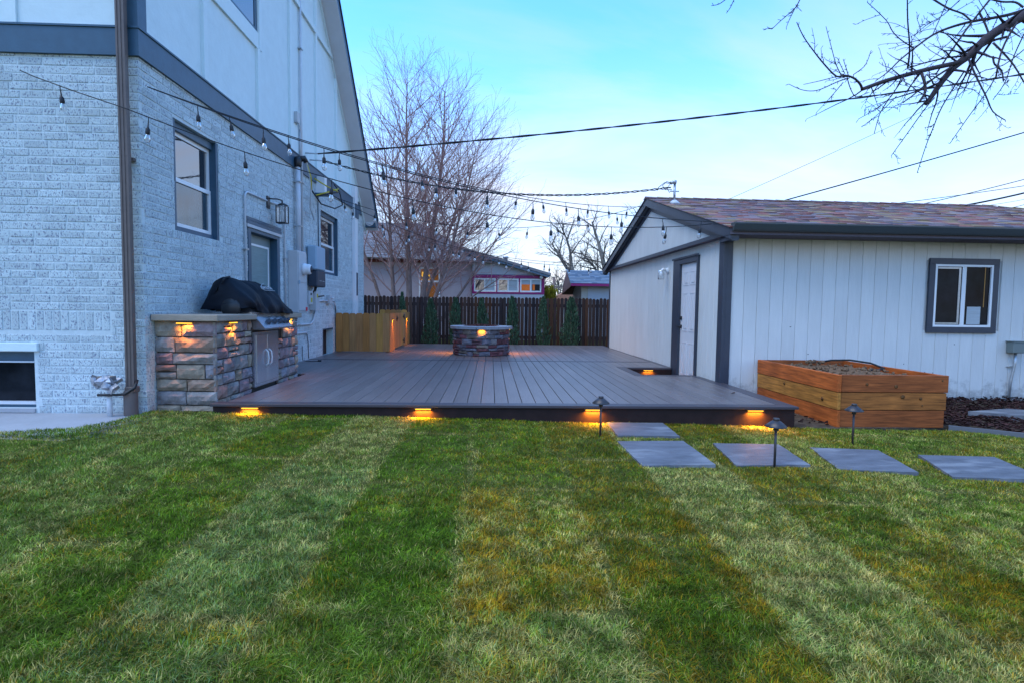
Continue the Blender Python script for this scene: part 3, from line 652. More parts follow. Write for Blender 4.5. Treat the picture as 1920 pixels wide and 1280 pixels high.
# inverter
iv = thing('inverter', 'blue grey inverter with charcoal lower half below a dark drop cable', 'inverter', (HX, 10.7, 1.9))
MB().cbox(HX + .02, HX + .19, 10.30, 10.86, 1.80, 2.24, .02).build('upper_case', M_INVB, iv)
MB().cbox(HX + .02, HX + .19, 10.34, 10.86, 1.49, 1.795, .02).build('lower_case', M_INVD, iv)
MB().box(HX + .19, HX + .193, 10.48, 10.60, 1.60, 1.607).box(HX + .19, HX + .193, 10.66, 10.78, 1.60, 1.607).build('marking', M_CONDUIT, iv)
for k, (yy, r) in enumerate(((10.42, .012), (10.5, .012), (10.58, .014))):
    wall_pipe('whip_cable', [(HX + .1, yy, 1.49), (HX + .09, yy - .02, 1.43), (HX + .06, yy - .05, 1.35)], r, ('grey whip cable nearest the meter panel under the inverter', 'middle dark whip cable under the inverter', 'thick whip cable farthest right under the inverter')[k], 'cable', (M_CONDUIT, M_CABLE, M_CABLE)[k])
d1 = thing('disconnect_switch', 'small pale disconnect switch nearest the meter panel', 'switch box', (HX, 10.2, 1.2), 'disconnect switches under the inverter')
MB().cbox(HX, HX + .11, 10.14, 10.34, 1.16, 1.40, .005).build('case', M_GREYBOX, d1); MB().box(HX + .11, HX + .118, 10.2, 10.26, 1.33, 1.37).build('handle', M_BLACK, d1)
MB().box(HX + .11, HX + .113, 10.22, 10.30, 1.2, 1.28).build('sticker', M_YELLOW, d1)
d2 = thing('disconnect_switch', 'taller pale disconnect switch with yellow sticker and red handle', 'switch box', (HX, 10.6, 1.2), 'disconnect switches under the inverter')
MB().cbox(HX, HX + .12, 10.48, 10.70, 1.05, 1.40, .005).build('case', M_GREYBOX, d2); MB().tube([(HX + .12, 10.62, 1.31), (HX + .19, 10.74, 1.33)], .014, 8).build('handle', M_BRONZE, d2)
MB().box(HX + .12, HX + .123, 10.53, 10.60, 1.29, 1.36).build('sticker', M_YELLOW, d2)
j2 = thing('junction_box', 'small pale junction box on the brick left of the cedar enclosure', 'electrical box', (HX, 11.6, 1.2))
MB().cbox(HX, HX + .08, 11.52, 11.70, 1.18, 1.36, .005).build('cover', M_GREYBOX, j2); MB().lathe([(.02, 0), (.02, .05), (0, .055)], (HX + .08, 11.62, 1.30), 8, 'x').build('knob', M_WHITE, j2)
wall_pipe('conduit', [(px_, 8.95, .98), (px_, 9.0, .84), (px_, 9.15, .80), (px_, 10.45, .80), (px_, 10.62, .86), (px_, 10.85, 1.18), (px_, 11.0, 1.24), (px_, 11.52, 1.24)], .018, 'pale stepped conduit climbing across the brick to the junction box', 'conduit', clips=[(px_, 9.8, .80)])
wall_pipe('conduit', [(px_, 8.85, .96), (px_, 8.9, .72), (px_, 9.05, .66), (px_, 10.2, .65), (px_, 10.26, .60)], .016, 'pale lower conduit ending in a thin black drop', 'conduit', clips=[(px_, 9.4, .66)])
wall_pipe('drop_cable', [(HX + .014, 10.28, .62), (HX + .014, 10.34, .45), (HX + .014, 10.36, .17)], .006, 'thin black cable dropping to the deck from the lower conduit', 'cable', M_CABLE)
for k in range(2):
    wall_pipe('loop_cable', [(px_, 11.70, 1.24), (px_ + .03, 11.95, 1.22 - .02 * k), (px_, 12.1 + .08 * k, 1.08 - .02 * k), (px_, 12.16 + .12 * k, .92)], .009, ('inner dark cable loop right of the junction box', 'outer pale cable loop right of the junction box')[k], 'cable', (M_CABLE, M_CONDUIT)[k])
ch = thing('service_duct', 'tall white square duct up the far end of the brick wall', 'duct', (HX, 13.8, 2))
MB().cbox(HX, HX + .09, 13.66, 13.90, .75, 4.06, .006).build('duct', M_WHITE, ch); MB().box(HX + .09, HX + .1, 13.72, 13.84, 1.40, 1.96).build('slot', M_INVD, ch); MB().box(HX + .09, HX + .11, 13.64, 13.92, 3.28, 3.62).build('collar', M_SLATE, ch)
fl = thing('small_flood_light', 'small pale flood light under the kitchen counter end', 'lamp', (HX, 8.6, .5))
MB().tube([(HX, 8.75, .60), (HX + .1, 8.80, .58), (HX + .18, 8.85, .53)], [.02, .03, .035], 10).build('head', M_WHITE, fl)

# ================================================================== DECK
DZ = .15
deck = thing('deck', 'wide grey composite deck with dark border boards', 'deck', (0, 10, 0))
X0B = .0473; PIT = .1445
XL, XR = -3.385, 3.05
NOT = (2.33, 3.12, 8.32, 9.33)
def board(x0, x1, y0, y1): MB().cbox(x0, x1, y0, y1, DZ - .026, DZ + random.uniform(-.0008, .0008), .003).build('deck_board', M_DECK, deck)
k0 = int(math.floor((XL - X0B) / PIT))
for k in range(k0, 30):
    x0 = X0B + k * PIT + .0028; x1 = x0 + PIT - .0056
    if x0 > XR - .02: break
    x0c, x1c = max(x0, XL), min(x1, XR)
    if x1c - x0c < .02: continue
    ya = 5.715
    if x0c < -2.80: ya = 8.14
    for (a, c) in ((ya, 10.325), (10.475, 15.02)):
        segs = [(a, c)]
        if x1c > NOT[0] - .14 and a < 9: segs = [(a, NOT[2] - .145), (NOT[3] + .145, c)]
        for s in segs: board(x0c, x1c, s[0], s[1])
        if len(segs) == 2 and x0c < NOT[0] - .16: board(x0c, NOT[0] - .1435, NOT[2] - .14, NOT[3] + .14)
def bord(x0, x1, y0, y1, along='x'): MB().cbox(x0, x1, y0, y1, DZ - .026, DZ + .002, .003).build('border_board', M_DECKX, deck)
bord(-2.80, 3.215, 5.565, 5.71); bord(XL, XR, 10.33, 10.47)
bord(XR + .005, 3.215, 5.715, 7.45); bord(XR + .005, 3.16, 7.455, NOT[2] - .145); bord(XR + .005, 3.14, NOT[3] + .145, 11.9); bord(XR + .005, 3.10, 11.905, 15.02)
bord(NOT[0] - .14, NOT[0], NOT[2] - .14, NOT[3] + .14); bord(NOT[0] + .004, NOT[1], NOT[2] - .14, NOT[2]); bord(NOT[0] + .004, NOT[1], NOT[3], NOT[3] + .14)
def fas(x0, x1, y0, y1, z0=-.12): MB().box(x0, x1, y0, y1, z0, DZ - .0265).build('fascia_board', M_FASCIA, deck)
fas(-2.78, 3.185, 5.59, 5.61); fas(3.165, 3.185, 5.61, 7.40)
fas(NOT[0] - .02, NOT[0] - .002, NOT[2], NOT[3]); fas(NOT[0], NOT[1], NOT[3] + .004, NOT[3] + .02); fas(NOT[0], NOT[1], NOT[2] - .03, NOT[2] - .01); fas(XL, 3.08, 15.0, 15.015)
st = MB().box(NOT[0], NOT[1], NOT[2], NOT[3], -.1, -.02).build('step_tread', M_DECKX, deck)
lf = tag(MB().add([(2.89, 6.46, .157), (2.93, 6.45, .16), (2.955, 6.49, .168), (2.92, 6.51, .156)], [(0, 1, 2, 3)]).build('dry_leaf', M_LEAF), 'small dark dry leaf lying on the deck near the garage corner', 'leaf')
cb_ = thing('power_cord', 'short black cord with plug lying on the deck by the brick wall', 'cord', (-3.3, 9.95, .16))
MB().tube([(-3.37, 9.97, .42), (-3.365, 9.97, .17), (-3.30, 9.94, .16), (-3.2, 9.93, .158), (-3.08, 9.955, .158)], .006, 6).build('cord', M_CABLE, cb_); MB().cbox(-3.09, -3.03, 9.94, 9.97, .152, .178, .004).build('plug', M_BLACK, cb_)

# ------------------------------------------------------------------ amber fixtures
def fixture(p0, p1, outward, label, group, power, m=M_BRONZE, spread=160, tilt=.25):
    """a low bar light under a ledge: cover, lens, lamp pointing down"""
    p0, p1 = Vector(p0), Vector(p1); c = (p0 + p1) / 2; d = (p1 - p0).normalized(); o = Vector(outward)
    t = thing('step_light', label, 'light', c, group)
    Mx = Matrix((( d.x, o.x, 0, c.x), (d.y, o.y, 0, c.y), (d.z, o.z, 1, c.z), (0, 0, 0, 1))); h = (p1 - p0).length / 2
    MB().cbox(-h, h, -.004, .030, -.004, .006, .002, M=Mx).build('cover', m, t)
    MB().box(-h * .86, h * .86, .004, .026, -.015, -.0045, M=Mx).build('lens', M_LED, t)
    area_light('lamp', c + o * .018 + Vector((0, 0, -.020)), (o.x * tilt, o.y * tilt, -1), h * 1.7, .02, power, parent=t, spread=spread)
    return t
for k, x in enumerate((-2.41, -.68, 1.06, 2.76)):
    fixture((x - .09, 5.589, .118), (x + .09, 5.589, .118), (0, -1, 0), ('deck step light nearest the stone kitchen', 'second deck step light from the stone kitchen', 'deck step light behind the path lamp at the first paver', 'deck step light nearest the raised bed')[k], 'amber lights under the deck edge', 8.5)
fixture((2.62, 9.333, .118), (2.80, 9.333, .118), (0, -1, 0), 'step light inside the deck cutout by the garage door', None, 5)

# ================================================================== OUTDOOR KITCHEN
KX, KY0, KY1, KT = -2.79, 5.69, 8.09, .965
kit = thing('outdoor_kitchen', 'stone veneer kitchen counter with sandstone top and steel doors', 'counter', (-3.1, 6.9, 0))
MB().box(HX + .01, KX - .04, KY0 + .04, 6.55, .0, KT).box(HX + .01, KX - .04, 7.50, KY1 - .02, .0, KT).box(HX + .01, KX - .05, 6.55, 7.50, .0, .84).build('core', M_STONEBACK, kit)
def stone_mesh(w, h, d, rough=.014, M=None):
    """a split-faced stone: front face 4x3 grid pushed in and out; local x width, z height, -y out"""
    nx_, nz_ = max(2, min(6, int(w / .05))), 3
    b = MB(); vs = []; fs = []
    for j in range(nz_ + 1):
        for i in range(nx_ + 1):
            ed = (i in (0, nx_)) or (j in (0, nz_))
            y = -d + (random.uniform(.010, .024) if ed else random.uniform(-rough, rough * .5))
            vs.append((w * i / nx_ + (random.uniform(-.004, .004) if not ed else random.uniform(0, .003) * (1 if i == 0 else -1 if i == nx_ else 0)), y, h * j / nz_ + (random.uniform(0, .004) * (1 if j == 0 else -1 if j == nz_ else 0))))
    W = nx_ + 1
    for j in range(nz_):
        for i in range(nx_): fs.append([j * W + i, j * W + i + 1, (j + 1) * W + i + 1, (j + 1) * W + i])
    ring = [i for i in range(W)] + [j * W + nx_ for j in range(1, nz_ + 1)] + [nz_ * W + i for i in range(nx_ - 1, -1, -1)] + [j * W for j in range(nz_ - 1, 0, -1)]
    n = len(vs)
    for q in ring: vs.append((vs[q][0], .03, vs[q][2]))
    m = len(ring)
    for k in range(m): fs.append([ring[k], n + k, n + (k + 1) % m, ring[(k + 1) % m]])
    return b.add(vs, fs)
def veneer(parent, origin, ax, outw, width, z0, z1, holes=(), heights=(.105, .135, .095, .15, .12, .13, .11), m=M_STONE, wid=(.13, .36), corner=0):
    z = z0; r = 0
    while z < z1 - .03:
        h = heights[r % len(heights)]
        if z + h > z1 - .05: h = z1 - z
        u = 0
        while u < width - .02:
            w = random.uniform(*wid)
            if width - (u + w) < wid[0] * .7: w = width - u
            segs = [(u, u + w)]
            for a, c, b0, b1 in holes:
                if z + h > b0 + .02 and z < b1 - .02: segs = [s for q in segs for s in ((q[0], min(q[1], a)), (max(q[0], c), q[1])) if s[1] - s[0] > .03]
            for s in segs:
                parts_ = [(s[0], s[1], z, z + h)]
                if h > .12 and random.random() < .25 and s[1] - s[0] < .26: parts_ = [(s[0], s[1], z, z + h * .5), (s[0], s[1], z + h * .5, z + h)]
                for (a, c, q0, q1) in parts_:
                    X = Vector(ax); Yv = -Vector(outw); p = Vector(origin) + X * (a + .004) + Vector((0, 0, q0 + .003))
                    Mx = Matrix(((X.x, Yv.x, 0, p.x), (X.y, Yv.y, 0, p.y), (0, 0, 1, p.z), (0, 0, 0, 1)))
                    sm = stone_mesh(c - a - .008, q1 - q0 - random.uniform(.005, .011), random.uniform(.0, .013), .013)
                    link('stone', sm.mesh('stone', m), parent, Mx)
            u += w
        z += h; r += 1
veneer(kit, (-3.40, KY0, 0), (1, 0, 0), (0, -1, 0), .615, .03, KT, heights=(.085, .14, .125, .15, .12, .155, .16), wid=(.15, .36))
veneer(kit, (KX, KY0 + .0, 0), (0, 1, 0), (1, 0, 0), KY1 - KY0, .06, KT, holes=[(.86, 1.63, .0, .83), (.86, 1.82, .80, 1.0)], heights=(.105, .14, .12, .15, .125, .14, .125), wid=(.14, .34))
# sandstone top
top = MB()
def slab(x0, x1, y0, y1):
    b = MB().cbox(x0, x1, y0, y1, KT, KT + .066, .008); b.build('countertop', M_SLAB, kit)
slab(HX + .005, KX + .055, KY0 - .06, 6.56); slab(HX + .005, KX + .035, 7.50, KY1 + .06)
slab(HX + .005, HX + .12, 6.563, 7.497)
# steel access doors
ad_ = MB().box(KX - .01, KX + .018, 6.555, 6.60, .17, .815).box(KX - .01, KX + .018, 7.24, 7.285, .17, .815).box(KX - .01, KX + .018, 6.60, 7.24, .17, .205).box(KX - .01, KX + .018, 6.60, 7.24, .785, .815).build('access_door', M_STEEL, kit)
for (a, c, hy) in ((6.602, 6.918, 6.87), (6.923, 7.238, 6.97)):
    MB().cbox(KX - .005, KX + .026, a, c, .207, .783, .004).build('door_leaf', M_STEEL, ad_)
    MB().tube([(KX + .026, hy, .40), (KX + .055, hy, .43), (KX + .062, hy, .50), (KX + .055, hy, .57), (KX + .026, hy, .60)], .008, 8).build('handle', M_WHITE, ad_)
fixture((-3.17, KY0 - .012, KT - .012), (-3.0, KY0 - .012, KT - .012), (0, -1, 0), 'counter light on the short front face of the stone kitchen', 'amber lights under the kitchen top', .95, tilt=-.25, spread=100)
fixture((KX + .012, 5.94, KT - .012), (KX + .012, 6.11, KT - .012), (1, 0, 0), 'counter light left of the steel doors', 'amber lights under the kitchen top', .95, tilt=-.25, spread=100)
fixture((KX + .004, 7.62, KT - .012), (KX + .004, 7.79, KT - .012), (1, 0, 0), 'counter light at the far end right of the grill knobs', 'amber lights under the kitchen top', 2.2, tilt=-.15)
# grill
gr = thing('grill', 'steel gas grill set in the counter with five dark knobs', 'grill', (-3.0, 7.05, .9))
MB().box(HX + .13, KX - .015, 6.58, 7.49, .84, 1.05).build('body', M_STEEL, gr)
cp = MB().prism([(KX - .02, .995), (KX + .03, .995), (KX + .14, .862), (KX + .14, .845), (KX - .02, .845)], 'y', 6.575, 7.475).build('control_panel', M_STEEL, gr)
nrm = Vector((.133, 0, .11)).normalized()
for k, yy in enumerate((6.80, 6.98, 7.16, 7.30, 7.41)):
    c = Vector((KX + .085, yy, .9285)); T = Matrix.LocRotScale(c, nrm.to_track_quat('Z', 'Y'), None)
    kb = MB().lathe([(.034, 0), (.034, .012), (.027, .014), (.025, .045), (.0, .047)], n=14); kb.v = [tuple(T @ Vector(p)) for p in kb.v]; kb.build('knob', M_INVD, gr)
MB().box(HX + .16, KX - .04, 6.62, 7.46, 1.05, 1.22).build('firebox', M_INVD, gr)
for yy in (6.35,):
    MB().lathe([(.10, 0), (.11, .01), (.11, .03), (.09, .035)], (-2.98, 6.42, 1.10), 18, 'y').build('side_cap', M_BLACK, gr)
# cover draped over the hood
cv = thing('grill_cover', 'black fabric cover draped over the grill hood', 'cover', (-3.05, 6.8, 1.05))
NU, NV = 44, 26
secs = [  # y, front x, top z, bottom-front z, back x
    (6.43, -2.86, 1.31, 1.075, -3.32), (6.48, -2.82, 1.42, 1.085, -3.33), (6.56, -2.79, 1.455, 1.09, -3.335), (6.72, -2.77, 1.445, 1.07, -3.335), (6.82, -2.76, 1.425, 1.055, -3.335), (6.95, -2.74, 1.43, 1.045, -3.335),
    (7.18, -2.72, 1.425, 1.035, -3.335), (7.36, -2.71, 1.385, 1.03, -3.335), (7.52, -2.71, 1.28, 1.035, -3.33), (7.65, -2.73, 1.14, 1.04, -3.30), (7.70, -2.78, 1.075, 1.05, -3.2)]
sy = np.array([s[0] for s in secs])
vs_ = []
for i in range(NU):
    t = i / (NU - 1); y = sy[0] + (sy[-1] - sy[0]) * t
    fx, tz, bz, bx = (np.interp(y, sy, [s[k] for s in secs]) for k in (1, 2, 3, 4))
    for j in range(NV):
        s = j / (NV - 1)
        # profile: up the sloping front, over the top, down the back
        ctrl = [(fx, bz), (fx - .005, bz + (tz - bz) * .22), (fx - .07, bz + (tz - bz) * .56), (fx - .20, tz - .03), (fx - .30, tz), (bx + .22, tz), (bx + .13, tz - .05), (bx + .05, bz + (tz - bz) * .4), (bx, bz)]
        q = s * (len(ctrl) - 1); a = min(int(q), len(ctrl) - 2); f = q - a
        X = ctrl[a][0] * (1 - f) + ctrl[a + 1][0] * f; Z = ctrl[a][1] * (1 - f) + ctrl[a + 1][1] * f
        fold = .016 * math.sin(y * 26 + s * 9) * (1 - min(1, s * 1.8)) + .012 * math.sin(y * 11 - s * 14) + .010 * math.sin(y * 43 + s * 21) * (s < .5)
        fold += .020 * (1 - abs(math.sin(y * 6.5 + s * 5.5 + .6))) ** 4 + .016 * (1 - abs(math.sin(y * 10.5 - s * 6))) ** 5
        fold *= .35 if (6.9 < y < 7.3 and .2 < s < .45) else 1
        vs_.append((X + fold * .9, y + .012 * math.sin(s * 17 + y * 5), Z + (.012 * math.sin(y * 19 + s * 4) + .006 * math.sin(y * 37)) * min(1, s * 6) + (.02 * math.sin(y * 8) if j == 0 else 0)))
fs_ = [[i * NV + j, (i + 1) * NV + j, (i + 1) * NV + j + 1, i * NV + j + 1] for i in range(NU - 1) for j in range(NV - 1)]
fs_ += [[j for j in range(NV)], [(NU - 1) * NV + j for j in range(NV)][::-1]]
MB().add(vs_, fs_, smooth=True).build('fabric', M_COVER, cv)
MB().tube([(-3.08, 6.45, 1.38), (-3.06, 6.47, 1.445), (-3.04, 6.56, 1.462)], .010, 6).build('strap', M_CABLE, cv)
def text_mesh(body, size, name):
    c = bpy.data.curves.new(name, 'FONT'); c.body = body; c.size = size; c.extrude = .0008; c.align_x = 'CENTER'; c.offset = .0006
    o = bpy.data.objects.new(name, c); COL.objects.link(o); bpy.context.view_layer.update()
    me = bpy.data.meshes.new_from_object(o.evaluated_get(bpy.context.evaluated_depsgraph_get())); COL.objects.unlink(o); bpy.data.objects.remove(o); return me
me = text_mesh('NAPOLEON', .062, 'logo'); me.materials.clear(); me.materials.append(M_LOGO)
n_ = Vector((.80, 0, .60)).normalized(); xa = Vector((0, 1, 0)); ya = n_.cross(xa)
LP = Vector((-2.815, 7.08, 1.335))
TM = Matrix(((xa.x, ya.x, n_.x, LP.x), (xa.y, ya.y, n_.y, LP.y), (xa.z, ya.z, n_.z, LP.z), (0, 0, 0, 1)))
link('logo', me, cv, TM)
emb = MB().tube([tuple(TM @ Vector((-.17 + .34 * i / 16 * (1 if i < 9 else 1), .024 + .06 * math.sin(math.pi * i / 16) if True else 0, .001))) for i in range(9)], .004, 5)
emb.tube([tuple(TM @ Vector((-.17, .024, .001))), tuple(TM @ Vector((-.175, .0, .001))), tuple(TM @ Vector((-.12, -.02, .001))), tuple(TM @ Vector((.19, -.02, .001)))], .004, 5)
emb.build('logo_line', M_LOGO, cv)

# ================================================================== FIRE PIT
PC = Vector((-.205, 11.88, DZ)); PR = .60
pit = thing('fire_pit', 'round stone fire pit with pale cap and amber niche', 'fire pit', PC)
MB().lathe([(PR - .06, 0), (PR - .06, .54)], PC, 28).build('core', M_STONEBACK, pit)
z = DZ + .002; hs = [.10, .13, .115, .085, .115]
niche = None
for r, h in enumerate(hs):
    a = random.uniform(0, .3)
    tot = 0
    while tot < 2 * math.pi - .02:
        w = random.uniform(.11, .25) / PR
        if 2 * math.pi - (tot + w) < .2: w = 2 * math.pi - tot
        th = a + tot + w / 2
        aa = (th + math.pi / 2) % (2 * math.pi)   # 0 = toward the camera (-y)
        aa = aa if aa < math.pi else aa - 2 * math.pi
        skip = r == 4 and abs(aa - .03) < .105 + w * .0
        seg = [(th - w / 2, th + w / 2)]
        if r == 4:
            lo, hi = -math.pi / 2 - .10, -math.pi / 2 + .16
            ns_ = []
            for s in seg:
                s0, s1 = s
                for o2 in (0, -2 * math.pi):
                    q0, q1 = s0 + o2, s1 + o2
                    if q1 > lo and q0 < hi:
                        if q0 < lo - .03: ns_.append((q0, lo))
                        if q1 > hi + .03: ns_.append((hi, q1))
                        break
                else: ns_.append(s)
            seg = ns_
        for s0, s1 in seg:
            for (q0, q1) in ([(z, z + h)] if random.random() < .6 or h < .1 else [(z, z + h * .48), (z + h * .48, z + h)]):
                tc_ = (s0 + s1) / 2; n = Vector((math.cos(tc_), math.sin(tc_), 0)); X = Vector((-math.sin(tc_), math.cos(tc_), 0))
                ww = 2 * (PR + .0) * math.sin((s1 - s0) / 2) - .004
                p = PC + n * (PR * math.cos((s1 - s0) / 2)) - X * ww / 2; p = Vector((p.x, p.y, q0 + .002))
                Mx = Matrix(((X.x, -n.x, 0, p.x), (X.y, -n.y, 0, p.y), (0, 0, 1, p.z), (0, 0, 0, 1)))
                sm = stone_mesh(ww, q1 - q0 - .004, PR * (1 - math.cos((s1 - s0) / 2)) * .8 + random.uniform(.0, .014), .010)
                link('stone', sm.mesh('stone', M_PITSTONE), pit, Mx)
        tot += w
    z += h
# cap ring in segments
NC = 9
for k in range(NC):
    b = MB(); t0, t1 = 2 * math.pi * k / NC + .006 - .3, 2 * math.pi * (k + 1) / NC - .006 - .3; vs = []; n = 7
    for i in range(n):
        t = t0 + (t1 - t0) * i / (n - 1)
        for rr, zz_ in ((PR + .065, .545), (PR + .068, .60), (.40, .604), (.40, .545)): 
            vs.append((PC.x + (rr + random.uniform(-.003, .003)) * math.cos(t), PC.y + rr * math.sin(t), DZ + zz_))
    fs = [[i * 4 + q, (i + 1) * 4 + q, (i + 1) * 4 + (q + 1) % 4, i * 4 + (q + 1) % 4] for i in range(n - 1) for q in range(4)] + [[3, 2, 1, 0], [(n - 1) * 4 + q for q in range(4)]]
    b.add(vs, fs).build('cap_stone', M_CAP, pit)
lv = MB()
for k in range(170):
    t = random.uniform(0, 2 * math.pi); rr = .39 * math.sqrt(random.random())
    lv.blob((PC.x + rr * math.cos(t), PC.y + rr * math.sin(t), DZ + .585 + .035 * (1 - rr / .39) + random.uniform(-.01, .012)), random.uniform(.018, .034), .3, random.random())
tag(lv.build('lava_rock', M_LAVA, pit), kind='stuff')
MB().lathe([(.0, .56), (.40, .56)], PC, 24).build('burner_pan', M_BLACK, pit)
ng = MB()
th0 = -math.pi / 2 + .03; n = Vector((math.cos(th0), math.sin(th0), 0)); X = Vector((-n.y, n.x, 0)); c0 = PC + n * (PR - .035)
Mx = Matrix(((X.x, n.x, 0, c0.x), (X.y, n.y, 0, c0.y), (0, 0, 1, DZ), (0, 0, 0, 1)))
MB().box(-.075, .075, -.02, .0, .425, .545, M=Mx).build('niche_back', M_SLAB, pit)
fixture(Mx @ Vector((-.06, .012, .538)), Mx @ Vector((.06, .012, .538)), n, 'light in the niche of the round fire pit', None, .8, tilt=-.45)
# two more downlights round the far sides, seen only by their glow on the boards
for k, aa in enumerate((2.45, .70)):
    n = Vector((math.cos(aa + math.pi), math.sin(aa + math.pi), 0)) if False else Vector((math.cos(aa - .0), math.sin(aa), 0)); n = Vector((-.94, .34, 0)) if k == 0 else Vector((.94, .34, 0)); X = Vector((-n.y, n.x, 0)); c = PC + n * (PR + .02); c.z = DZ + .535
    fixture(c - X * .06, c + X * .06, n, ('fire pit downlight facing the cedar enclosure', 'fire pit downlight facing the garage')[k], 'lights under the fire pit cap', 13, tilt=.75)

# ================================================================== CEDAR ENCLOSURE
enc = thing('cedar_enclosure', 'new cedar picket enclosure with a gate standing on the deck', 'enclosure', (-2.8, 13.4, DZ))
def picket(x, y, w, z0, z1, par, along='x', m=M_CEDAR, t=.018, dog=.025):
    poly = [(0, z0), (w, z0), (w, z1 - dog), (w - dog, z1), (dog, z1), (0, z1 - dog)]
    if along == 'x': MB().prism([(x + p[0], p[1]) for p in poly], 'y', y, y + t).build('picket', m, par)
    else: MB().prism([(y + p[0], p[1]) for p in poly], 'x', x, x + t).build('picket', m, par)
EX0, EX1, EY0, EY1, ET = -3.375, -2.215, 12.13, 15.0, .99
n_p = 8; w = (EX1 - EX0) / n_p
for k in range(n_p): picket(EX0 + k * w + .002, EY0, w - .004, DZ + .012, ET + random.uniform(-.006, .006), enc)
for k in range(5): picket(-3.0 + k * w + .002, EY1, w - .004, DZ + .012, ET + .07, enc)
for zz_ in (.32, .84): MB().box(EX0, EX1, EY0 + .018, EY0 + .055, zz_, zz_ + .085).build('rail', M_CEDAR, enc)
for (x, y) in ((EX1 - .10, EY0 + .06), (EX0 + .01, EY0 + .06), (EX1 - .10, EY1 - .1)): MB().box(x, x + .085, y, y + .085, DZ, ET - .02).build('post', M_CEDAR, enc)
for k, (a, c) in enumerate(((12.14, 12.30), (12.305, 12.50), (12.505, 12.70), (14.08, 14.30), (14.305, 14.62), (14.625, 15.0))): picket(EX1 - .002, a, c - a - .004, DZ + .012, ET + .004, enc, 'y', dog=.004)
gt = MB().box(EX1 - .06, EX1 - .022, 12.72, 14.06, .34, .42).box(EX1 - .06, EX1 - .022, 12.72, 14.06, .82, .90).build('gate', M_CEDAR, enc)
for k in range(7):
    a = 12.715 + k * .1945; picket(EX1, a, .188, DZ + .045, ET + .004, gt, 'y', dog=.004)
for zz_ in (.895, .305):
    MB().box(EX1 + .018, EX1 + .026, 13.86, 14.0, zz_ - .02, zz_ + .02).box(EX1 + .018, EX1 + .026, 14.02, 14.10, zz_ - .06, zz_ + .06).lathe([(.012, -.06), (.012, .06)], (EX1 + .028, 14.01, zz_), 8).build('hinge', M_BLACK, gt)
MB().box(EX1 + .018, EX1 + .03, 12.93, 13.02, .81, .93).box(EX1 + .03, EX1 + .05, 12.9, 13.08, .86, .885).build('latch', M_BLACK, gt)
def enc_light(y, label):
    t = thing('accent_light', label, 'light', (EX1 + .03, y, .86), 'amber accent lights on the cedar enclosure')
    MB().prism([(EX1 + .019, .85), (EX1 + .06, .85), (EX1 + .05, .866), (EX1 + .019, .872)], 'y', y - .045, y + .045).build('cover', M_BRONZE, t)
    MB().box(EX1 + .023, EX1 + .045, y - .036, y + .036, .842, .8495).build('lens', M_LED, t)
    area_light('lamp', (EX1 + .034, y, .836), (-.12, 0, -1), .02, .05, 1.6, parent=t, spread=75)
enc_light(12.42, 'accent light left of the gate latch on the cedar enclosure'); enc_light(14.46, 'accent light right of the gate hinges on the cedar enclosure')

# ================================================================== FENCE AND SHRUBS
fen = thing('wooden_fence', 'dark weathered picket fence closing the yard behind the deck', 'fence', (0, 16, 0))
FY = 16.0; x = -4.6; k = 0
while x < 3.75:
    w = .097 + random.uniform(-.004, .004); h = 1.45 + random.uniform(-.018, .014)
    poly = [(x, -.08), (x + w * .97, -.08), (x + w * .97, h - .038), (x + w * .74, h - .006), (x + w * .5, h), (x + w * .22, h - .006), (x, h - .038)]
    yy = FY + random.uniform(-.006, .006)
    MB().prism(poly, 'y', yy, yy + .018).build('picket', M_FENCE, fen)
    x += w + (.006 if random.random() < .7 else .013); k += 1
for zz_ in (.25, 1.18): MB().box(-4.6, 3.75, FY + .025, FY + .062, zz_, zz_ + .09).build('rail', M_FENCE, fen)
for xx in (-4.5, -2.1, .3, 2.7): MB().box(xx, xx + .09, FY + .062, FY + .15, -.1, 1.42).build('post', M_FENCE, fen)
tag(MB().box(-4.7, 3.2, 15.03, 15.95, -.1, .04).build('planting_bed', M_DIRT), kind='structure')
EVM = {}
def shrub_meshes(seed):
    rs = random.Random(seed); b = MB(); H = 1.0
    for i in range(1500):
        h = rs.random() ** .85; t = rs.uniform(0, 2 * math.pi)
        lob = 1 + .22 * math.sin(3 * t + seed + h * 7) + .12 * math.sin(7 * t + h * 15)
        rr = (.235 * (1 - h) ** .62 * min(1, .55 + h * 3.2) + .012) * lob * math.sqrt(rs.uniform(.25, 1.1))
        c = Vector((rr * math.cos(t), rr * math.sin(t), .03 + h * H * .96)); s = rs.uniform(.018, .042)
        d = Vector((math.cos(t) * .55, math.sin(t) * .55, 1)).normalized(); sd = d.cross(Vector((math.cos(t + rs.uniform(-1.2, 1.2)), math.sin(t + rs.uniform(-1.2, 1.2)), .1))).normalized()
        rn = rs.uniform(.02, .98)
        b.add([c - d * s * .4 - sd * s * .3, c - d * s * .2 + sd * s * .45, c + d * s * 1.5 + sd * s * .15, c + d * s * .9 - sd * s * .4], [(0, 1, 2, 3)], rn)
    st = MB().tube([(0, 0, 0), (.005, 0, .5), (0, 0, .9)], [.016, .012, .005], 6)
    return b.mesh('foliage', M_EVER), st.mesh('stem', M_BARK)
protos = [shrub_meshes(s) for s in range(4)]
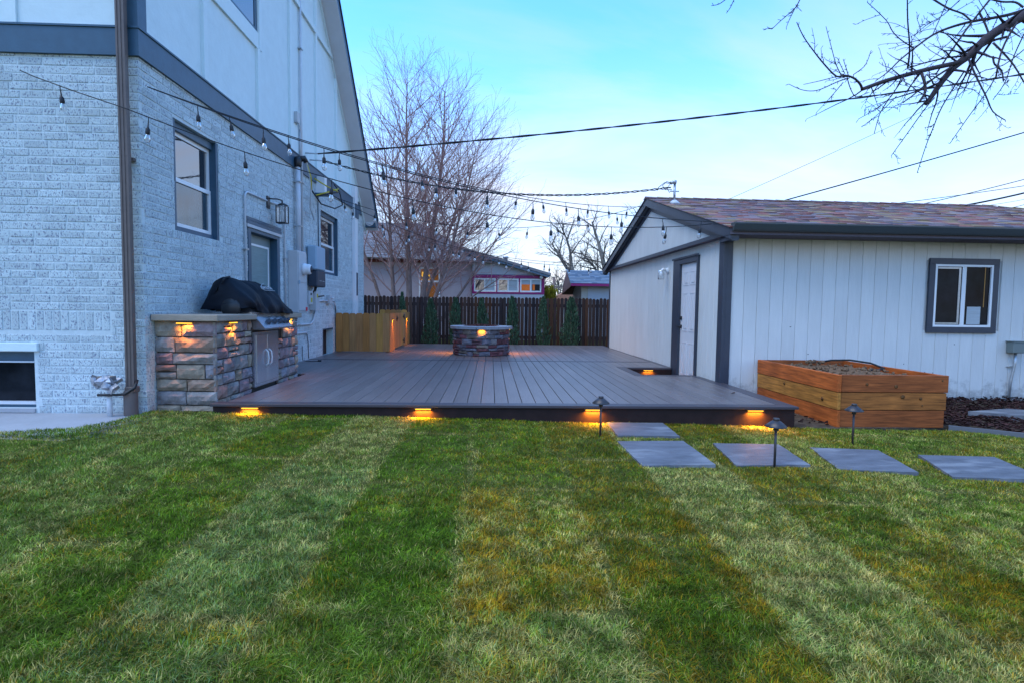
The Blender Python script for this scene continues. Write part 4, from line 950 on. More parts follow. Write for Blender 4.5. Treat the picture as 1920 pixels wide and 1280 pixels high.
SH = [(700, 1.38, 1.0, 'narrow evergreen shrub behind the cedar enclosure'), (666 + 138, 1.36, 1.0, 'evergreen shrub just left of the fire pit, the farther of two'), (857, 1.30, 1.0, 'evergreen shrub showing over the left side of the fire pit cap'),
      (905, 1.26, .95, 'evergreen shrub straight behind the fire pit'), (961, 1.38, 1.0, 'evergreen shrub at the right edge of the fire pit'), (1018, 1.36, 1.05, 'evergreen shrub midway between fire pit and garage'), (1070, 1.38, 1.2, 'bushiest evergreen shrub nearest the garage wall')]
SH = [(758, 1.50, .7, 'evergreen shrub tip showing over the corner of the cedar enclosure'), (808, 1.32, 1.1, 'first evergreen shrub right of the cedar enclosure'), (855, 1.36, 1.0, 'evergreen shrub over the left rim of the fire pit'),
      (905, 1.36, .95, 'evergreen shrub straight behind the fire pit'), (961, 1.42, 1.0, 'evergreen shrub at the right rim of the fire pit'), (1018, 1.42, .95, 'evergreen shrub midway between fire pit and garage'), (1070, 1.42, 1.25, 'bushiest evergreen shrub nearest the garage wall')]
for k, (px, h, w, lab) in enumerate(SH):
    p = at(px, 640, 15.45); fm, sm = protos[k % 4]
    t = thing('evergreen_shrub', lab, 'shrub', (p.x, 15.45, .03), 'columnar evergreens planted along the fence')
    Mx = Matrix.Translation((p.x, 15.45, .03)) @ Matrix.Rotation(k * 1.3, 4, 'Z') @ Matrix.Rotation((k * 37 % 7 - 3) * .014, 4, 'Y') @ Matrix.Diagonal((w * .92, w * .92, h, 1))
    link('foliage', fm, t, Mx); link('stem', sm, t, Mx)

# ================================================================== GARAGE
GA = R_(.9006)
G = Matrix(((math.cos(GA), -math.sin(GA), 0, 3.191), (math.sin(GA), math.cos(GA), 0, 7.471), (0, 0, 1, 0), (0, 0, 0, 1)))
def GP(u, v, z): return tuple(G @ Vector((u, v, z)))
gar = thing('garage', 'pale grey sided garage with slate trim and a shingle roof', 'garage', M=G)
GL, GW, GZ = 10.4, 6.81, 2.17
MB().box(.02, GL, .02, GW - .02, -.3, 2.2).build('wall', M_GROOVE, gar, G)
SB = .1855
GWIN = (2.91, 3.93, .866, 1.905); GDR = (.87, 1.955, -.3, 1.985)
def sid(b0, b1, z0, z1, side):
    if side == 'f': MB().cbox(b0, b1, -.002, .02, z0, z1, .004).build('siding_board', M_SIDING, gar, G)
    else: MB().cbox(-.002, .02, b0, b1, z0, z1, .004).build('siding_board', M_SIDING, gar, G)
u = .10
while u < 7.4:
    c = min(u + SB - .0038, 7.4)
    segs = [(-.3, GZ)]
    if c > GWIN[0] + .03 and u < GWIN[1] - .03: segs = [(-.3, GWIN[2] + .03), (GWIN[3] - .03, GZ)]
    for s in segs: sid(u, c, s[0], s[1], 'f')
    u += SB
v = .13
while v < GW - .05:
    c = min(v + SB - .0038, GW - .05)
    if c > GDR[0] + .04 and v < GDR[1] - .04:
        if v < GDR[0] + .04: sid(v, GDR[0] + .04, -.3, GZ, 'l')
        if c > GDR[1] - .04: sid(GDR[1] - .04, c, -.3, GZ, 'l')
        sid(max(v, GDR[0] + .04) + .001, min(c, GDR[1] - .04) - .001, GDR[3] - .03, GZ, 'l') if min(c, GDR[1] - .04) - max(v, GDR[0] + .04) > .02 else None
    else: sid(v, c, -.3, GZ, 'l')
    v += SB
RV = 3.405; SL = .293; EZ = 2.265
def groof(v): return 3.34 - abs(v - RV) * SL
# gable panels above the band
v = .10
MB().prism([(.2, 2.215), (GW - .2, 2.215), (RV, groof(RV) - .05)], 'x', .02, .1).build('gable_core', M_GROOVE, gar, G)
while v < GW - .1:
    c = min(v + SB - .0038, GW - .1)
    pz = [(v, 2.215), (c, 2.215), (c, max(2.217, groof(c) - .06))]
    if v < RV < c: pz.append((RV, groof(RV) - .06))
    pz.append((v, max(2.217, groof(v) - .06)))
    MB().prism(pz, 'x', -.002, .02).build('siding_board', M_SIDING, gar, G); v += SB
# trim
tr = lambda *a: MB().cbox(*a, .003).build('trim_board', M_SLATEG, gar, G)
tr(-.026, .018, -.026, .13, -.3, GZ - .002); tr(.018, .10, -.026, .0, -.3, GZ - .002); tr(-.022, .018, GW - .08, GW, -.3, GZ - .002)
tr(-.03, -.003, -.026, GW, 2.125, 2.215)
for (va, vb) in ((-.38, RV), (RV, GW + .38)):
    za, zb = groof(va), groof(vb)
    MB().prism([(va, za - .015), (vb, zb - .015), (vb, zb - .165), (va, za - .165)], 'x', -.115, -.085).build('rake_board', M_SLATEG, gar, G)
    MB().prism([(va, za - .012), (vb, zb - .012), (vb, zb - .03), (va, za - .03)], 'x', -.13, -.1151).build('drip_edge', M_ROOFDARK, gar, G)
    MB().prism([(va, za - .17), (vb, zb - .17), (vb, zb - .185), (va, za - .185)], 'x', -.084, .0).build('soffit', M_SLATEG, gar, G)
    lo, hi = max(va, 0.0), min(vb, GW)
    MB().prism([(lo, groof(lo) - .19), (hi, groof(hi) - .19), (hi, groof(hi) - .265), (lo, groof(lo) - .265)], 'x', -.022, -.003).build('trim_board', M_SLATEG, gar, G)
MB().cbox(-.084, .02, -.36, -.001, 2.06, 2.235, .003).build('eave_return', M_SLATEG, gar, G)
MB().box(.02, GL, -.03, .0, GZ, 2.262).build('frieze_board', M_SLATEG, gar, G)
MB().box(.02, GL, -.36, -.03, 2.17, 2.19).build('soffit', M_SLATEG, gar, G)
# gutter
gp = [(-.37, 2.262), (-.485, 2.262), (-.487, 2.25), (-.47, 2.215), (-.455, 2.185), (-.44, 2.165), (-.37, 2.165)]
MB().prism(gp, 'x', -.10, GL).build('gutter', M_GUTTER, gar, G)
MB().prism([(-.365, 2.27), (-.49, 2.27), (-.49, 2.255), (-.365, 2.255)], 'x', -.103, GL).build('gutter_lip', M_GUTTER, gar, G)
# roof deck and hip end
HU = 6.85
rd = MB()
ev, zb_ = -.40, groof(-.40)
rd.add([(-.12, RV, 3.325), (HU, RV, 3.325), (GL + .3, ev, zb_ - .015), (-.12, ev, zb_ - .015), (GL + .3, GW + .4, zb_ - .015), (-.12, GW + .4, zb_ - .015),
        (-.12, RV, 3.24), (GL + .3, ev, zb_ - .1), (-.12, ev, zb_ - .1), (GL + .3, GW + .4, zb_ - .1), (-.12, GW + .4, zb_ - .1)],
       [(3, 2, 1, 0), (0, 1, 4, 5), (1, 2, 4), (8, 7, 9, 10), (3, 8, 7, 2), (5, 4, 9, 10)])
roofg = rd.build('roof', M_SHINGG, gar, G)
shn = MB(); slen = math.hypot(RV + .42, (RV + .42) * SL); ex = .135; nr = int(slen / ex) + 1
cs, sn_ = 1 / math.hypot(1, SL), SL / math.hypot(1, SL)
for r in range(nr):
    d0 = r * ex; d1 = min(d0 + ex * 1.25, slen); u = -.135 - random.uniform(0, .1)
    umax_of = lambda d: GL + .3 - (GL + .3 - HU) * (d / slen)
    while u < umax_of(d0) - .05:
        w = random.uniform(.10, .26); a, c = max(u, -.135), min(u + w, umax_of(d0)); u += w
        if c - a < .02: continue
        lift = random.choice((.006, .010, .016)); t0 = .006
        P = lambda uu, d, h: (uu, -.42 + d * cs - h * sn_, zb_ - .012 + d * sn_ + h * cs - .003)
        shn.add([P(a, d0, lift), P(c, d0, lift), P(c, d1, t0 * .5), P(a, d1, t0 * .5), P(a, d0, -.004), P(c, d0, -.004)], [(0, 1, 2, 3), (4, 5, 1, 0), (4, 0, 3), (5, 2, 1)], random.uniform(.01, .99))
tag(shn.build('shingles', M_SHINGG, roofg, G), kind='stuff')
u = -.13
rc = MB()
while u < HU:
    w = .24; rc.add([(u, RV - .13, 3.315), (u + w + .03, RV - .13, 3.308), (u + w + .03, RV, 3.352), (u, RV, 3.362), (u + w + .03, RV + .13, 3.308), (u, RV + .13, 3.315)], [(0, 1, 2, 3), (3, 2, 4, 5), (0, 3, 5)], random.random()); u += w
hv = Vector((GL + .3 - HU, ev - RV, zb_ - 3.325)); hl = hv.length; q = 0
while q < hl:
    p0 = Vector((HU, RV, 3.345)) + hv * (q / hl); p1 = Vector((HU, RV, 3.338)) + hv * min(1, (q + .27) / hl); sd = Vector((0.5, .85, 0)) * .12
    rc.add([p0 - sd + Vector((0, 0, -.03)), p0 + Vector((0, 0, .012)), p0 + sd + Vector((0, 0, -.03)), p1 - sd + Vector((0, 0, -.03)), p1, p1 + sd + Vector((0, 0, -.03))], [(0, 1, 4, 3), (1, 2, 5, 4)], random.random()); q += .24
rc.build('ridge_cap', M_SHINGG, roofg, G)
# garage door
dfr = MB().cbox(-.034, .03, GDR[0], .925, -.1, GDR[3], .003).cbox(-.034, .03, 1.64, GDR[1], -.1, GDR[3], .003).cbox(-.034, .03, .925, 1.64, 1.895, GDR[3], .003).box(-.05, -.034, GDR[0] - .03, GDR[1] + .03, GDR[3] - .005, GDR[3] + .022).build('door', M_SLATEG, gar, G)
leafd = MB().cbox(.004, .03, .927, 1.638, -.1, 1.893, .003).build('door_panel', M_DOORW, dfr, G)
for (a, c) in ((1.03, 1.245), (1.32, 1.535)):
    for (z0, z1) in ((.10, .62), (.80, 1.42), (1.54, 1.76)):
        MB().box(-.002, .004, a, a + .014, z0, z1).box(-.002, .004, c - .014, c, z0, z1).box(-.002, .004, a + .014, c - .014, z0, z0 + .014).box(-.002, .004, a + .014, c - .014, z1 - .014, z1).cbox(-.004, .004, a + .035, c - .035, z0 + .035, z1 - .035, .007).build('raised_panel', M_DOORW, dfr, G)
MB().lathe([(.03, 0), (.03, -.02), (.0, -.024)], (.004, 1.585, 1.01), 12, 'x').build('deadbolt', M_BLACK, dfr, G)
MB().lathe([(.03, 0), (.03, -.015), (.012, -.02), (.012, -.05)], (.004, 1.585, .87), 12, 'x').box(-.058, -.045, 1.575, 1.69, .86, .88).build('handle', M_BLACK, dfr, G)
# garage window
u0, u1, z0, z1 = GWIN; t = .085
gw = MB().cbox(u0, u1, -.034, .0, z1 - t, z1, .003).cbox(u0, u1, -.034, .0, z0, z0 + t, .003).cbox(u0, u0 + t, -.033, .0, z0 + t, z1 - t, .003).cbox(u1 - t, u1, -.033, .0, z0 + t, z1 - t, .003).build('window', M_SLATEG, gar, G)
a, c, b0, b1 = u0 + t, u1 - t, z0 + t, z1 - t; m_ = .03
MB().box(a, c, -.03, .005, b1 - m_, b1).box(a, c, -.03, .005, b0, b0 + m_).box(a, a + m_, -.03, .005, b0 + m_, b1 - m_).box(c - m_, c, -.03, .005, b0 + m_, b1 - m_).cbox(3.395, 3.455, -.026, .005, b0 + m_, b1 - m_, .003).build('frame', M_WHITE, gw, G)
MB().box(a + m_, 3.395, -.016, -.012, b0 + m_, b1 - m_).build('pane', M_GLASSD, gw, G)
MB().box(3.455, c - m_, -.010, -.006, b0 + m_, b1 - m_).build('pane', M_GLASSD, gw, G)
MB().box(a + m_ + .01, 3.375, -.024, -.018, b1 - m_ - .03, b1 - m_ - .008).box(a + m_ + .01, 3.375, -.024, -.018, b0 + m_ + .008, b0 + m_ + .03).box(3.345, 3.375, -.024, -.018, b0 + m_ + .03, b1 - m_ - .03).build('screen_frame', M_GALV, gw, G)
MB().box(3.50, 3.70, -.0125, -.0105, b0 + m_ + .01, b0 + m_ + .255).build('paper_sheet', M_CURTAIN, gw, G)
MB().box(3.735, 3.745, -.0125, -.0105, b0 + m_ + .25, b1 - m_).build('stud', M_CEDAR, gw, G)
# blemishes: little nail holes and chips
nh = MB()
for (u, z) in ((.95, .92), (2.62, .42), (2.93, .31), (3.05, .30), (2.6, .18), (2.68, .19), (2.70, .12), (1.22, .55), (3.35, .70)): nh.box(u, u + random.uniform(.008, .022), -.0035, -.001, z, z + random.uniform(.006, .014))
nh.build('paint_chip', M_ROOFDARK, gar, G)
# garage wall lamp
gl = thing('garage_lamp', 'white jar lamp on the garage wall left of its door', 'lamp', GP(-.06, 2.3, 1.8))
MB().lathe([(.055, 0), (.05, -.03), (.03, -.045)], (0, 2.30, 1.84), 14, 'x').tube([(-.03, 2.30, 1.845), (-.10, 2.30, 1.865), (-.13, 2.30, 1.83)], .022, 8).build('mount', M_WHITE, gl, G)
MB().lathe([(.045, .0), (.055, -.02), (.058, -.14), (.05, -.16)], (-.13, 2.30, 1.84), 14).build('glass', M_BULB, gl, G)
MB().lathe([(.0, -.02), (.028, -.04), (.03, -.10), (.0, -.13)], (-.13, 2.30, 1.84), 10).build('bulb', M_WHITE, gl, G)
# meter box of the garage front
gb = thing('outdoor_socket_box', 'grey green electrical box with conduit on the garage front', 'electrical box', GP(4.2, -.05, .7))
MB().cbox(4.12, 4.31, -.12, -.004, .60, .755, .008).build('box', M_GREENBOX, gb, G); MB().box(4.11, 4.32, -.13, -.004, .755, .765).build('lid', M_GREENBOX, gb, G)
MB().tube([(4.225, -.05, .60), (4.225, -.05, .45), (4.19, -.04, .2), (4.17, -.04, -.12)], .017, 8).cbox(4.14, 4.24, -.03, .0, .395, .41, .003).cbox(4.12, 4.22, -.03, .0, -.02, .0, .003).build('conduit', M_GALV, gb, G)
# service mast on the roof
ms = thing('roof_mast', 'galvanised service mast with cable loops on the garage roof', 'mast', GP(.14, 2.5, 3.05))
MB().lathe([(.13, 0), (.06, .06), (.035, .08)], (.14, 2.5, 3.04), 12).build('flashing', M_CONDUIT, ms, G)
MB().tube([(.14, 2.5, 3.08), (.14, 2.5, 3.42)], .022, 8).box(.06, .22, 2.48, 2.52, 3.27, 3.285).build('pole', M_GALV, ms, G)
MB().lathe([(.035, 0), (.045, .05), (.0, .07)], (.13, 2.49, 3.41), 10).tube([(.13, 2.5, 3.45), (.06, 2.49, 3.42)], .03, 8).build('cap', M_GALV, ms, G)
MB().tube([(.08, 2.49, 3.42), (-.02, 2.47, 3.44), (-.10, 2.45, 3.36), (-.05, 2.45, 3.29), (.08, 2.47, 3.30)], .007, 5).tube([(.08, 2.49, 3.41), (-.06, 2.47, 3.42), (-.17, 2.45, 3.33), (-.2, 2.44, 3.27)], .007, 5).tube([(.05, 2.5, 3.40), (.0, 2.5, 3.33), (.05, 2.5, 3.25)], .006, 5).build('cable_loop', M_CABLE, ms, G)

# ================================================================== RAISED BED
x0, x1, y0, y1 = BED; bedz0, bh = -.092, .1905
bed = thing('raised_bed', 'raised garden bed of reddish planks filled with soil', 'raised bed', ((x0 + x1) / 2, (y0 + y1) / 2, -.09))
for k in range(3):
    a = bedz0 + k * bh + .002; c = a + bh - .006; o = .004 * (k - 1)
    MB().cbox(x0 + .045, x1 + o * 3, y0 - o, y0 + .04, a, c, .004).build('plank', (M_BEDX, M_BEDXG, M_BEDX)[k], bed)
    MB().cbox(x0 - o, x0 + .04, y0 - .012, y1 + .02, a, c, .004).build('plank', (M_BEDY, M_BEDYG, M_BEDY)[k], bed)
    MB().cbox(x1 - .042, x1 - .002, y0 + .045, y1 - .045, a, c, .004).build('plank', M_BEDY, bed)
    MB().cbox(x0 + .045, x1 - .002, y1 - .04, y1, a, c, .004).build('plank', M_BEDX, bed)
kn = MB()
for (xx, zz_, r) in ((4.02, .375, .017), (4.34, .355, .020), (4.42, .245, .022), (4.62, .225, .016), (4.64, .15, .009), (4.85, .42, .012)):
    kn.lathe([(.0, -.0015), (r * .5, -.0012), (r, .0)], (xx, y0 - .0055, zz_), 12, 'y')
for (yy, zz_, r) in ((5.95, .18, .022), (6.75, .24, .02)): kn.lathe([(.0, -.0015), (r, .0)], (x0 - .0055, yy, zz_), 12, 'x')
kn.build('knot', M_KNOT, bed)
NX, NY = 26, 34; vs = []
for j in range(NY + 1):
    for i in range(NX + 1):
        xx = x0 + .04 + (x1 - x0 - .08) * i / NX; yy = y0 + .04 + (y1 - y0 - .08) * j / NY
        hgt = .405 + .045 * math.sin(math.pi * i / NX) * math.sin(math.pi * j / NY) + .05 * float(fbm(xx * 7, yy * 7, 3) - .5) + .03 * float(vnoise(xx * 25, yy * 25, 9) - .5)
        vs.append((xx, yy, hgt))
fs = [[j * (NX + 1) + i, j * (NX + 1) + i + 1, (j + 1) * (NX + 1) + i + 1, (j + 1) * (NX + 1) + i] for j in range(NY) for i in range(NX)]
MB().add(vs, fs, smooth=True).build('soil', M_SOIL, bed)
cl = MB()
for k in range(150):
    xx = random.uniform(x0 + .08, x1 - .08); yy = random.uniform(y0 + .08, y1 - .08)
    cl.blob((xx, yy, .43 + .03 * math.sin(math.pi * (xx - x0) / (x1 - x0)) * math.sin(math.pi * (yy - y0) / (y1 - y0))), random.uniform(.008, .024), .3)
for k in range(6): cl.blob((x0 + .55 + k * .035, y1 - .25 + random.uniform(-.05, .05), .475), random.uniform(.02, .034), .35)
tag(cl.build('soil_clods', M_SOIL, bed), kind='stuff')
hz_ = thing('drip_hose', 'black drip hose arching over the soil of the raised bed', 'hose', (4.7, 6.6, .45))
MB().tube([(4.42, 7.25, .46), (4.52, 7.12, .505), (4.66, 6.95, .525), (4.80, 6.75, .505), (4.83, 6.55, .46), (4.72, 6.48, .452), (4.55, 6.45, .45)], .012, 8).build('hose', M_CABLE, hz_)

# ================================================================== MULCH AND EDGING
mc = MB()
def in_mulch(x, y):
    if y > 7.44: return False
    if 3.26 < x < 3.66 and 5.7 < y < 7.4: return random.random() < .12
    if x < 4.96: return False
    t = (x - 4.95) / (9.5 - 4.95); yl = 5.74 + (2.4 - 5.74) * t
    return y > yl + .03
cnt = 0
while cnt < 9500:
    x, y = random.uniform(3.26, 9), random.uniform(3.2, 7.44)
    if not in_mulch(x, y): continue
    cnt += 1
    l, w = random.uniform(.012, .036), random.uniform(.004, .011); t = random.uniform(0, math.pi); d = Vector((math.cos(t), math.sin(t), random.uniform(-.35, .35))) * l; s = Vector((-math.sin(t), math.cos(t), random.uniform(-.4, .4))) * w
    z = -.07 + .03 * float(vnoise(x * 2.5, y * 2.5, 4)) + random.uniform(-.008, .018) + max(0, (y - 6.9)) * .05
    c = Vector((x, y, z)); n = Vector((0, 0, .006))
    mc.add([c - d - s, c + d - s * .6, c + d * .9 + s, c - d * .8 + s * .8, c - d - s - n * 2, c + d - s * .6 - n * 2], [(0, 1, 2, 3), (4, 5, 1, 0)], random.random())
tag(mc.build('bark_mulch', M_MULCH), kind='stuff')
ed = MB()
dl = (Vector((9.5, 2.4, 0)) - Vector((4.95, 5.74, 0))); dn = dl.normalized(); nl = Vector((-dn.y, dn.x, 0)) * .02
A_, B_ = Vector((4.95, 5.70, 0)), Vector((9.5, 2.36, 0))
ed.add([A_ - nl + Vector((0, 0, -.2)), B_ - nl + Vector((0, 0, -.2)), B_ + nl + Vector((0, 0, -.2)), A_ + nl + Vector((0, 0, -.2)), A_ - nl + Vector((0, 0, -.062)), B_ - nl + Vector((0, 0, -.075)), B_ + nl + Vector((0, 0, -.075)), A_ + nl + Vector((0, 0, -.062))],
       [(0, 3, 2, 1), (4, 5, 6, 7), (0, 1, 5, 4), (1, 2, 6, 5), (2, 3, 7, 6), (3, 0, 4, 7)])
tag(ed.build('garden_edging', M_EDGE), 'grey edging strip between the lawn and the bark mulch', 'edging')

# ================================================================== PAVERS
PV = [((1.17, 4.95), (1.74, 4.93), (1.77, 5.52), (1.20, 5.53), 'square bluestone paver at the deck edge beside the nearest lamp post'),
      ((1.13, 3.97), (1.69, 4.0), (1.71, 4.745), (1.12, 4.725), 'bluestone paver in front of the one touching the deck'),
      ((1.87, 4.04), (2.45, 4.06), (2.545, 4.70), (1.97, 4.735), 'bluestone paver behind the middle path lamp'),
      ((2.635, 4.0), (3.20, 3.925), (3.355, 4.575), (2.81, 4.665), 'bluestone paver between the middle lamp and the last paver of the row'),
      ((3.42, 3.875), (4.10, 3.80), (4.26, 4.43), (3.655, 4.495), 'bluestone paver at the end of the row by the right edge')]
paver_polys = []
for k, (a, b, c, d, lab) in enumerate(PV):
    cx = (a[0] + b[0] + c[0] + d[0]) / 4; z = -.022 * cx
    poly = [a, b, c, d]; paver_polys.append(poly)
    n = 8; ring = []
    for i in range(4):
        p, q = Vector(poly[i]), Vector(poly[(i + 1) % 4])
        for s in range(n): ring.append((p.lerp(q, s / n) + Vector((random.uniform(-.004, .004), random.uniform(-.004, .004)))))
    tag(MB().prism([(p.x, p.y) for p in ring], 'z', z - .05, z + .022).build('paver', M_PAVER), lab, 'paver', 'stepping stones across the lawn')
z = -.07
tag(MB().prism([(5.72, 6.32), (7.6, 5.1), (8.0, 5.7), (6.4, 6.52)], 'z', -.12, -.02).build('paver', M_PAVER), 'pale stepping slab lying in the bark mulch', 'paver')

# ================================================================== PATH LAMPS
def path_lamp(loc, label):
    t = thing('path_lamp', label, 'path lamp', loc, 'bronze path lamps in the lawn')
    x, y, z = loc
    MB().tube([(x, y, z - .06), (x, y, z + .325)], .0095, 10).lathe([(.0095, .285), (.018, .29), (.021, .318), (.016, .33)], loc, 12).build('stem', M_BRONZE, t)
    MB().lathe([(.078, .318), (.079, .322), (.052, .346), (.026, .366), (.024, .3665), (.0, .34), (.05, .335), (.078, .318)], loc, 28).build('hat', M_BRONZE, t)
    MB().lathe([(.0235, .362), (.0235, .382), (.02, .384), (.0, .384)], loc, 14).build('finial', M_BRONZE, t)
    return t
pl = path_lamp((1.007, 4.93, -.03), 'bronze path lamp standing nearest the deck edge')
dup(pl, Matrix.Translation((2.168, 4.05, -.05)), 'bronze path lamp in front of the second paver of the row')
dup(pl, Matrix.Translation((3.335, 4.88, -.078)), 'bronze path lamp in front of the raised bed')

# ================================================================== STRING LIGHTS AND CABLES
sock_me = MB().lathe([(.006, 0), (.007, -.035), (.012, -.045), (.0215, -.06), (.0225, -.10), (.019, -.115)], n=10).mesh('bulb', M_CABLE)
glass_me = MB().lathe([(.016, -.113), (.018, -.12), (.028, -.15), (.029, -.165), (.022, -.187), (.008, -.199), (.0, -.2)], n=12).mesh('glass', M_BULB)
fil_me = MB().lathe([(.006, -.118), (.008, -.14), (.003, -.165), (.0, -.168)], n=6).mesh('filament', M_GALV)
def sagged(P, Q, s, n=40):
    P, Q = Vector(P), Vector(Q); return [P.lerp(Q, i / n) - Vector((0, 0, 4 * s * (i / n) * (1 - i / n))) for i in range(n + 1)]
def strand(pts, label, spacing=.61, first=.35, drop=.06, last=.1, r=.0055):
    t = thing('string_light', label, 'string lights', pts[0], 'cafe string lights between house and garage')
    MB().tube(pts, r, 6).build('cable', M_CABLE, t)
    d = first; acc = 0
    for a, b in zip(pts[:-1], pts[1:]):
        a, b = Vector(a), Vector(b); seg = (b - a).length
        while acc + seg > d:
            p = a.lerp(b, (d - acc) / seg)
            tilt = Matrix.Rotation(random.uniform(-.12, .12), 4, 'X') @ Matrix.Rotation(random.uniform(-.15, .15), 4, 'Y')
            Mx = Matrix.Translation(p) @ tilt
            q = MB().tube([p + Vector((0, 0, .006)), p + Vector((random.uniform(-.008, .008), 0, -drop * .5)), Mx @ Vector((0, 0, -drop))], .0045, 5).build('hanger', M_CABLE, t)
            M2 = Mx @ Matrix.Translation((0, 0, -drop + .004))
            M2 = M2 @ Matrix.Scale(.9, 4)
            s = link('bulb', sock_me, t, M2); link('glass', glass_me, s, M2); link('filament', fil_me, s, M2)
            d += spacing * random.uniform(.97, 1.03)
        acc += seg
    return t
gc = Vector(GP(-.12, .2, 2.345))
s1 = [Vector((-4.47, 5.52, 3.32)), Vector((-4.3, 5.46, 3.245)), Vector((-3.9, 5.40, 3.10)), Vector((-3.4, 5.38, 2.94))] + sagged((-3.4, 5.38, 2.94), gc, .40)[1:]
strand(s1, 'nearest string of bulbs starting on the front brick wall', first=.48, spacing=.86)
hook = Vector((HX + .03, 5.64, 3.245))
strand(sagged(hook, GP(-.12, .1, 2.36), .28), 'string of bulbs from the side wall hook to the near garage corner', first=.45)
strand(sagged(hook, GP(-.13, 3.75, 3.22), .30), 'string of bulbs from the side wall hook to the garage ridge', first=.75)
bkp = Vector((HX + .15, 10.95, 3.31))
strand(sagged(bkp, GP(-.13, 3.75, 3.24), .55), 'string of bulbs from the wall bracket to the garage ridge', first=.4)
strand(sagged(bkp, GP(-.12, 6.85, 2.30), .46), 'string of bulbs from the wall bracket to the far garage corner', first=.6)
strand(sagged((HX + .12, 14.75, 3.3), GP(-.12, 6.9, 2.32), .27), 'farthest string of bulbs between far house corner and far garage corner', first=.5)
def cable(pts, r, label, name='overhead_cable', n=6): return tag(MB().tube(pts, r, n).build(name, M_CABLE), label, 'cable', 'overhead cables')
def twisted(P, Q, s, r, label, amp, per):
    pts = sagged(P, Q, s, 90); t = thing('overhead_cable', label, 'cable', pts[0], 'overhead cables')
    for k in range(2):
        MB().tube([p + Vector((0, amp * math.cos(i * per + k * math.pi), amp * math.sin(i * per + k * math.pi))) for i, p in enumerate(pts)], r, 6).build('wire', M_CABLE, t)
    return t
twisted((HX + .22, 10.35, 3.90), tuple(at(1920, 129, 11) + (at(1920, 129, 11) - at(590, 298, 10.35)) * .25), .20, .011, 'thick overhead cable climbing from the house to beyond the bare branch', .010, .9)
twisted((HX + .25, 10.6, 3.84), GP(.06, 2.48, 3.34), .34, .009, 'twisted service cable sagging from the house to the garage mast', .014, 1.3)
br = thing('cable_hook', 'small black cable hook on the gable beside the weather cap', 'hook', (HX, 10.4, 3.87))
MB().tube([(HX, 10.32, 3.90), (HX + .22, 10.35, 3.90)], .012, 6).build('upper_hook', M_GALV, br); MB().tube([(HX, 10.56, 3.84), (HX + .25, 10.6, 3.84)], .012, 6).build('lower_hook', M_GALV, br)
YL = 26
def far_line(a, b, r, label, Y=YL):
    p, q = at(*a, Y), at(*b, Y); d = q - p; cable([tuple(v) for v in sagged(p - d * .4, q + d * .6, .12)], r, label)
far_line((1465, 375), (1920, 245), .032, 'dark power line rising right above the middle of the garage roof')
far_line((1380, 365), (1720, 210), .010, 'faint thin wire rising toward the bare branch')
far_line((1661, 381), (1920, 345), .016, 'thin power line low over the garage roof, left of the thick one')
far_line((1716, 383), (1920, 333), .020, 'power line crossing over the thin one above the garage roof')
far_line((1789, 386), (1920, 358.5), .045, 'thickest black power line above the right end of the garage roof')
far_line((1823, 386), (1920, 370.5), .010, 'faint wire just below the thickest power line')
far_line((1873, 390), (1920, 380.5), .014, 'short dark wire lowest above the roof hip')

# ================================================================== TREES
def branch_tube(b, p, d, L, r0, r1, n, seg, bend, up):
    pts = [Vector(p)]; d = Vector(d).normalized(); rs = [r0]
    for i in range(seg):
        d = (d + Vector((random.gauss(0, bend), random.gauss(0, bend), random.gauss(0, bend) + up))).normalized()
        pts.append(pts[-1] + d * L / seg); rs.append(r0 + (r1 - r0) * (i + 1) / seg)
    b.tube(pts, rs, n, cap=False); return pts, rs
def perp(d, ang, az):
    d = d.normalized(); a = d.orthogonal().normalized(); c = d.cross(a)
    return (d * math.cos(ang) + (a * math.cos(az) + c * math.sin(az)) * math.sin(ang)).normalized()
def grow(tw, pts, rs, level, spec, rscale=1):
    """spec[level] = (count per metre, angle, length, lenvar, seg, bend, up)"""
    if level >= len(spec): return
    cpm, ang, ln, seg, bend, up, start = spec[level]
    L = sum((pts[i + 1] - pts[i]).length for i in range(len(pts) - 1)); cnt = max(2, int(cpm * L)); az = random.uniform(0, 6.28)
    for k in range(cnt):
        f = start + (1 - start) * (k + random.random()) / cnt; q = f * (len(pts) - 1); i = min(int(q), len(pts) - 2); p = pts[i].lerp(pts[i + 1], q - i)
        d = pts[i + 1] - pts[i]; az += 2.4; r = max(rs[i] * .55, .0025) * rscale
        r = min(r, (.022, .008, .0048, .004)[min(level, 3)] * rscale)
        l = ln * random.uniform(.6, 1.15) * ((1.22 - .86 * f) if level == 0 else (1.15 - .65 * f))
        cp, cr_ = branch_tube(tw, p, perp(d, R_(ang) * random.uniform(.7, 1.25), az), l, r, max(r * .35, .0026 * rscale ** .5), 4 if level == 0 else 3, seg, bend, up)
        grow(tw, cp, cr_, level + 1, spec, rscale)
def tree(name, label, base, stems, spec, mb, mt, grp=None, rscale=1):
    t = thing(name, label, 'tree', base, grp); tr_, tw = MB(), MB()
    for (off, d, L, r0, r1, seg, bend, up) in stems:
        pts, rs = branch_tube(tr_, Vector(base) + Vector(off), d, L, r0, r1, 8, seg, bend, up); grow(tw, pts, rs, 0, SPEC_LOW if (spec is SPEC and L < 6) else spec, rscale)
    tr_.build('trunk', mb, t); tw.build('crown', mt, t); return t
random.seed(21)
SPEC = [(5.2, 50, 4.0, 10, .026, .048, .22), (6.2, 33, 1.05, 5, .045, .03, .10), (4.6, 33, .50, 3, .06, .03, .08)]
SPEC_LOW = [(2.2, 42, 2.2, 7, .04, .05, .40), (3.6, 36, .8, 4, .06, .03, .15), (3.0, 34, .42, 3, .08, .02, .12)]
B0 = (-2.62, 18.0, -.1)
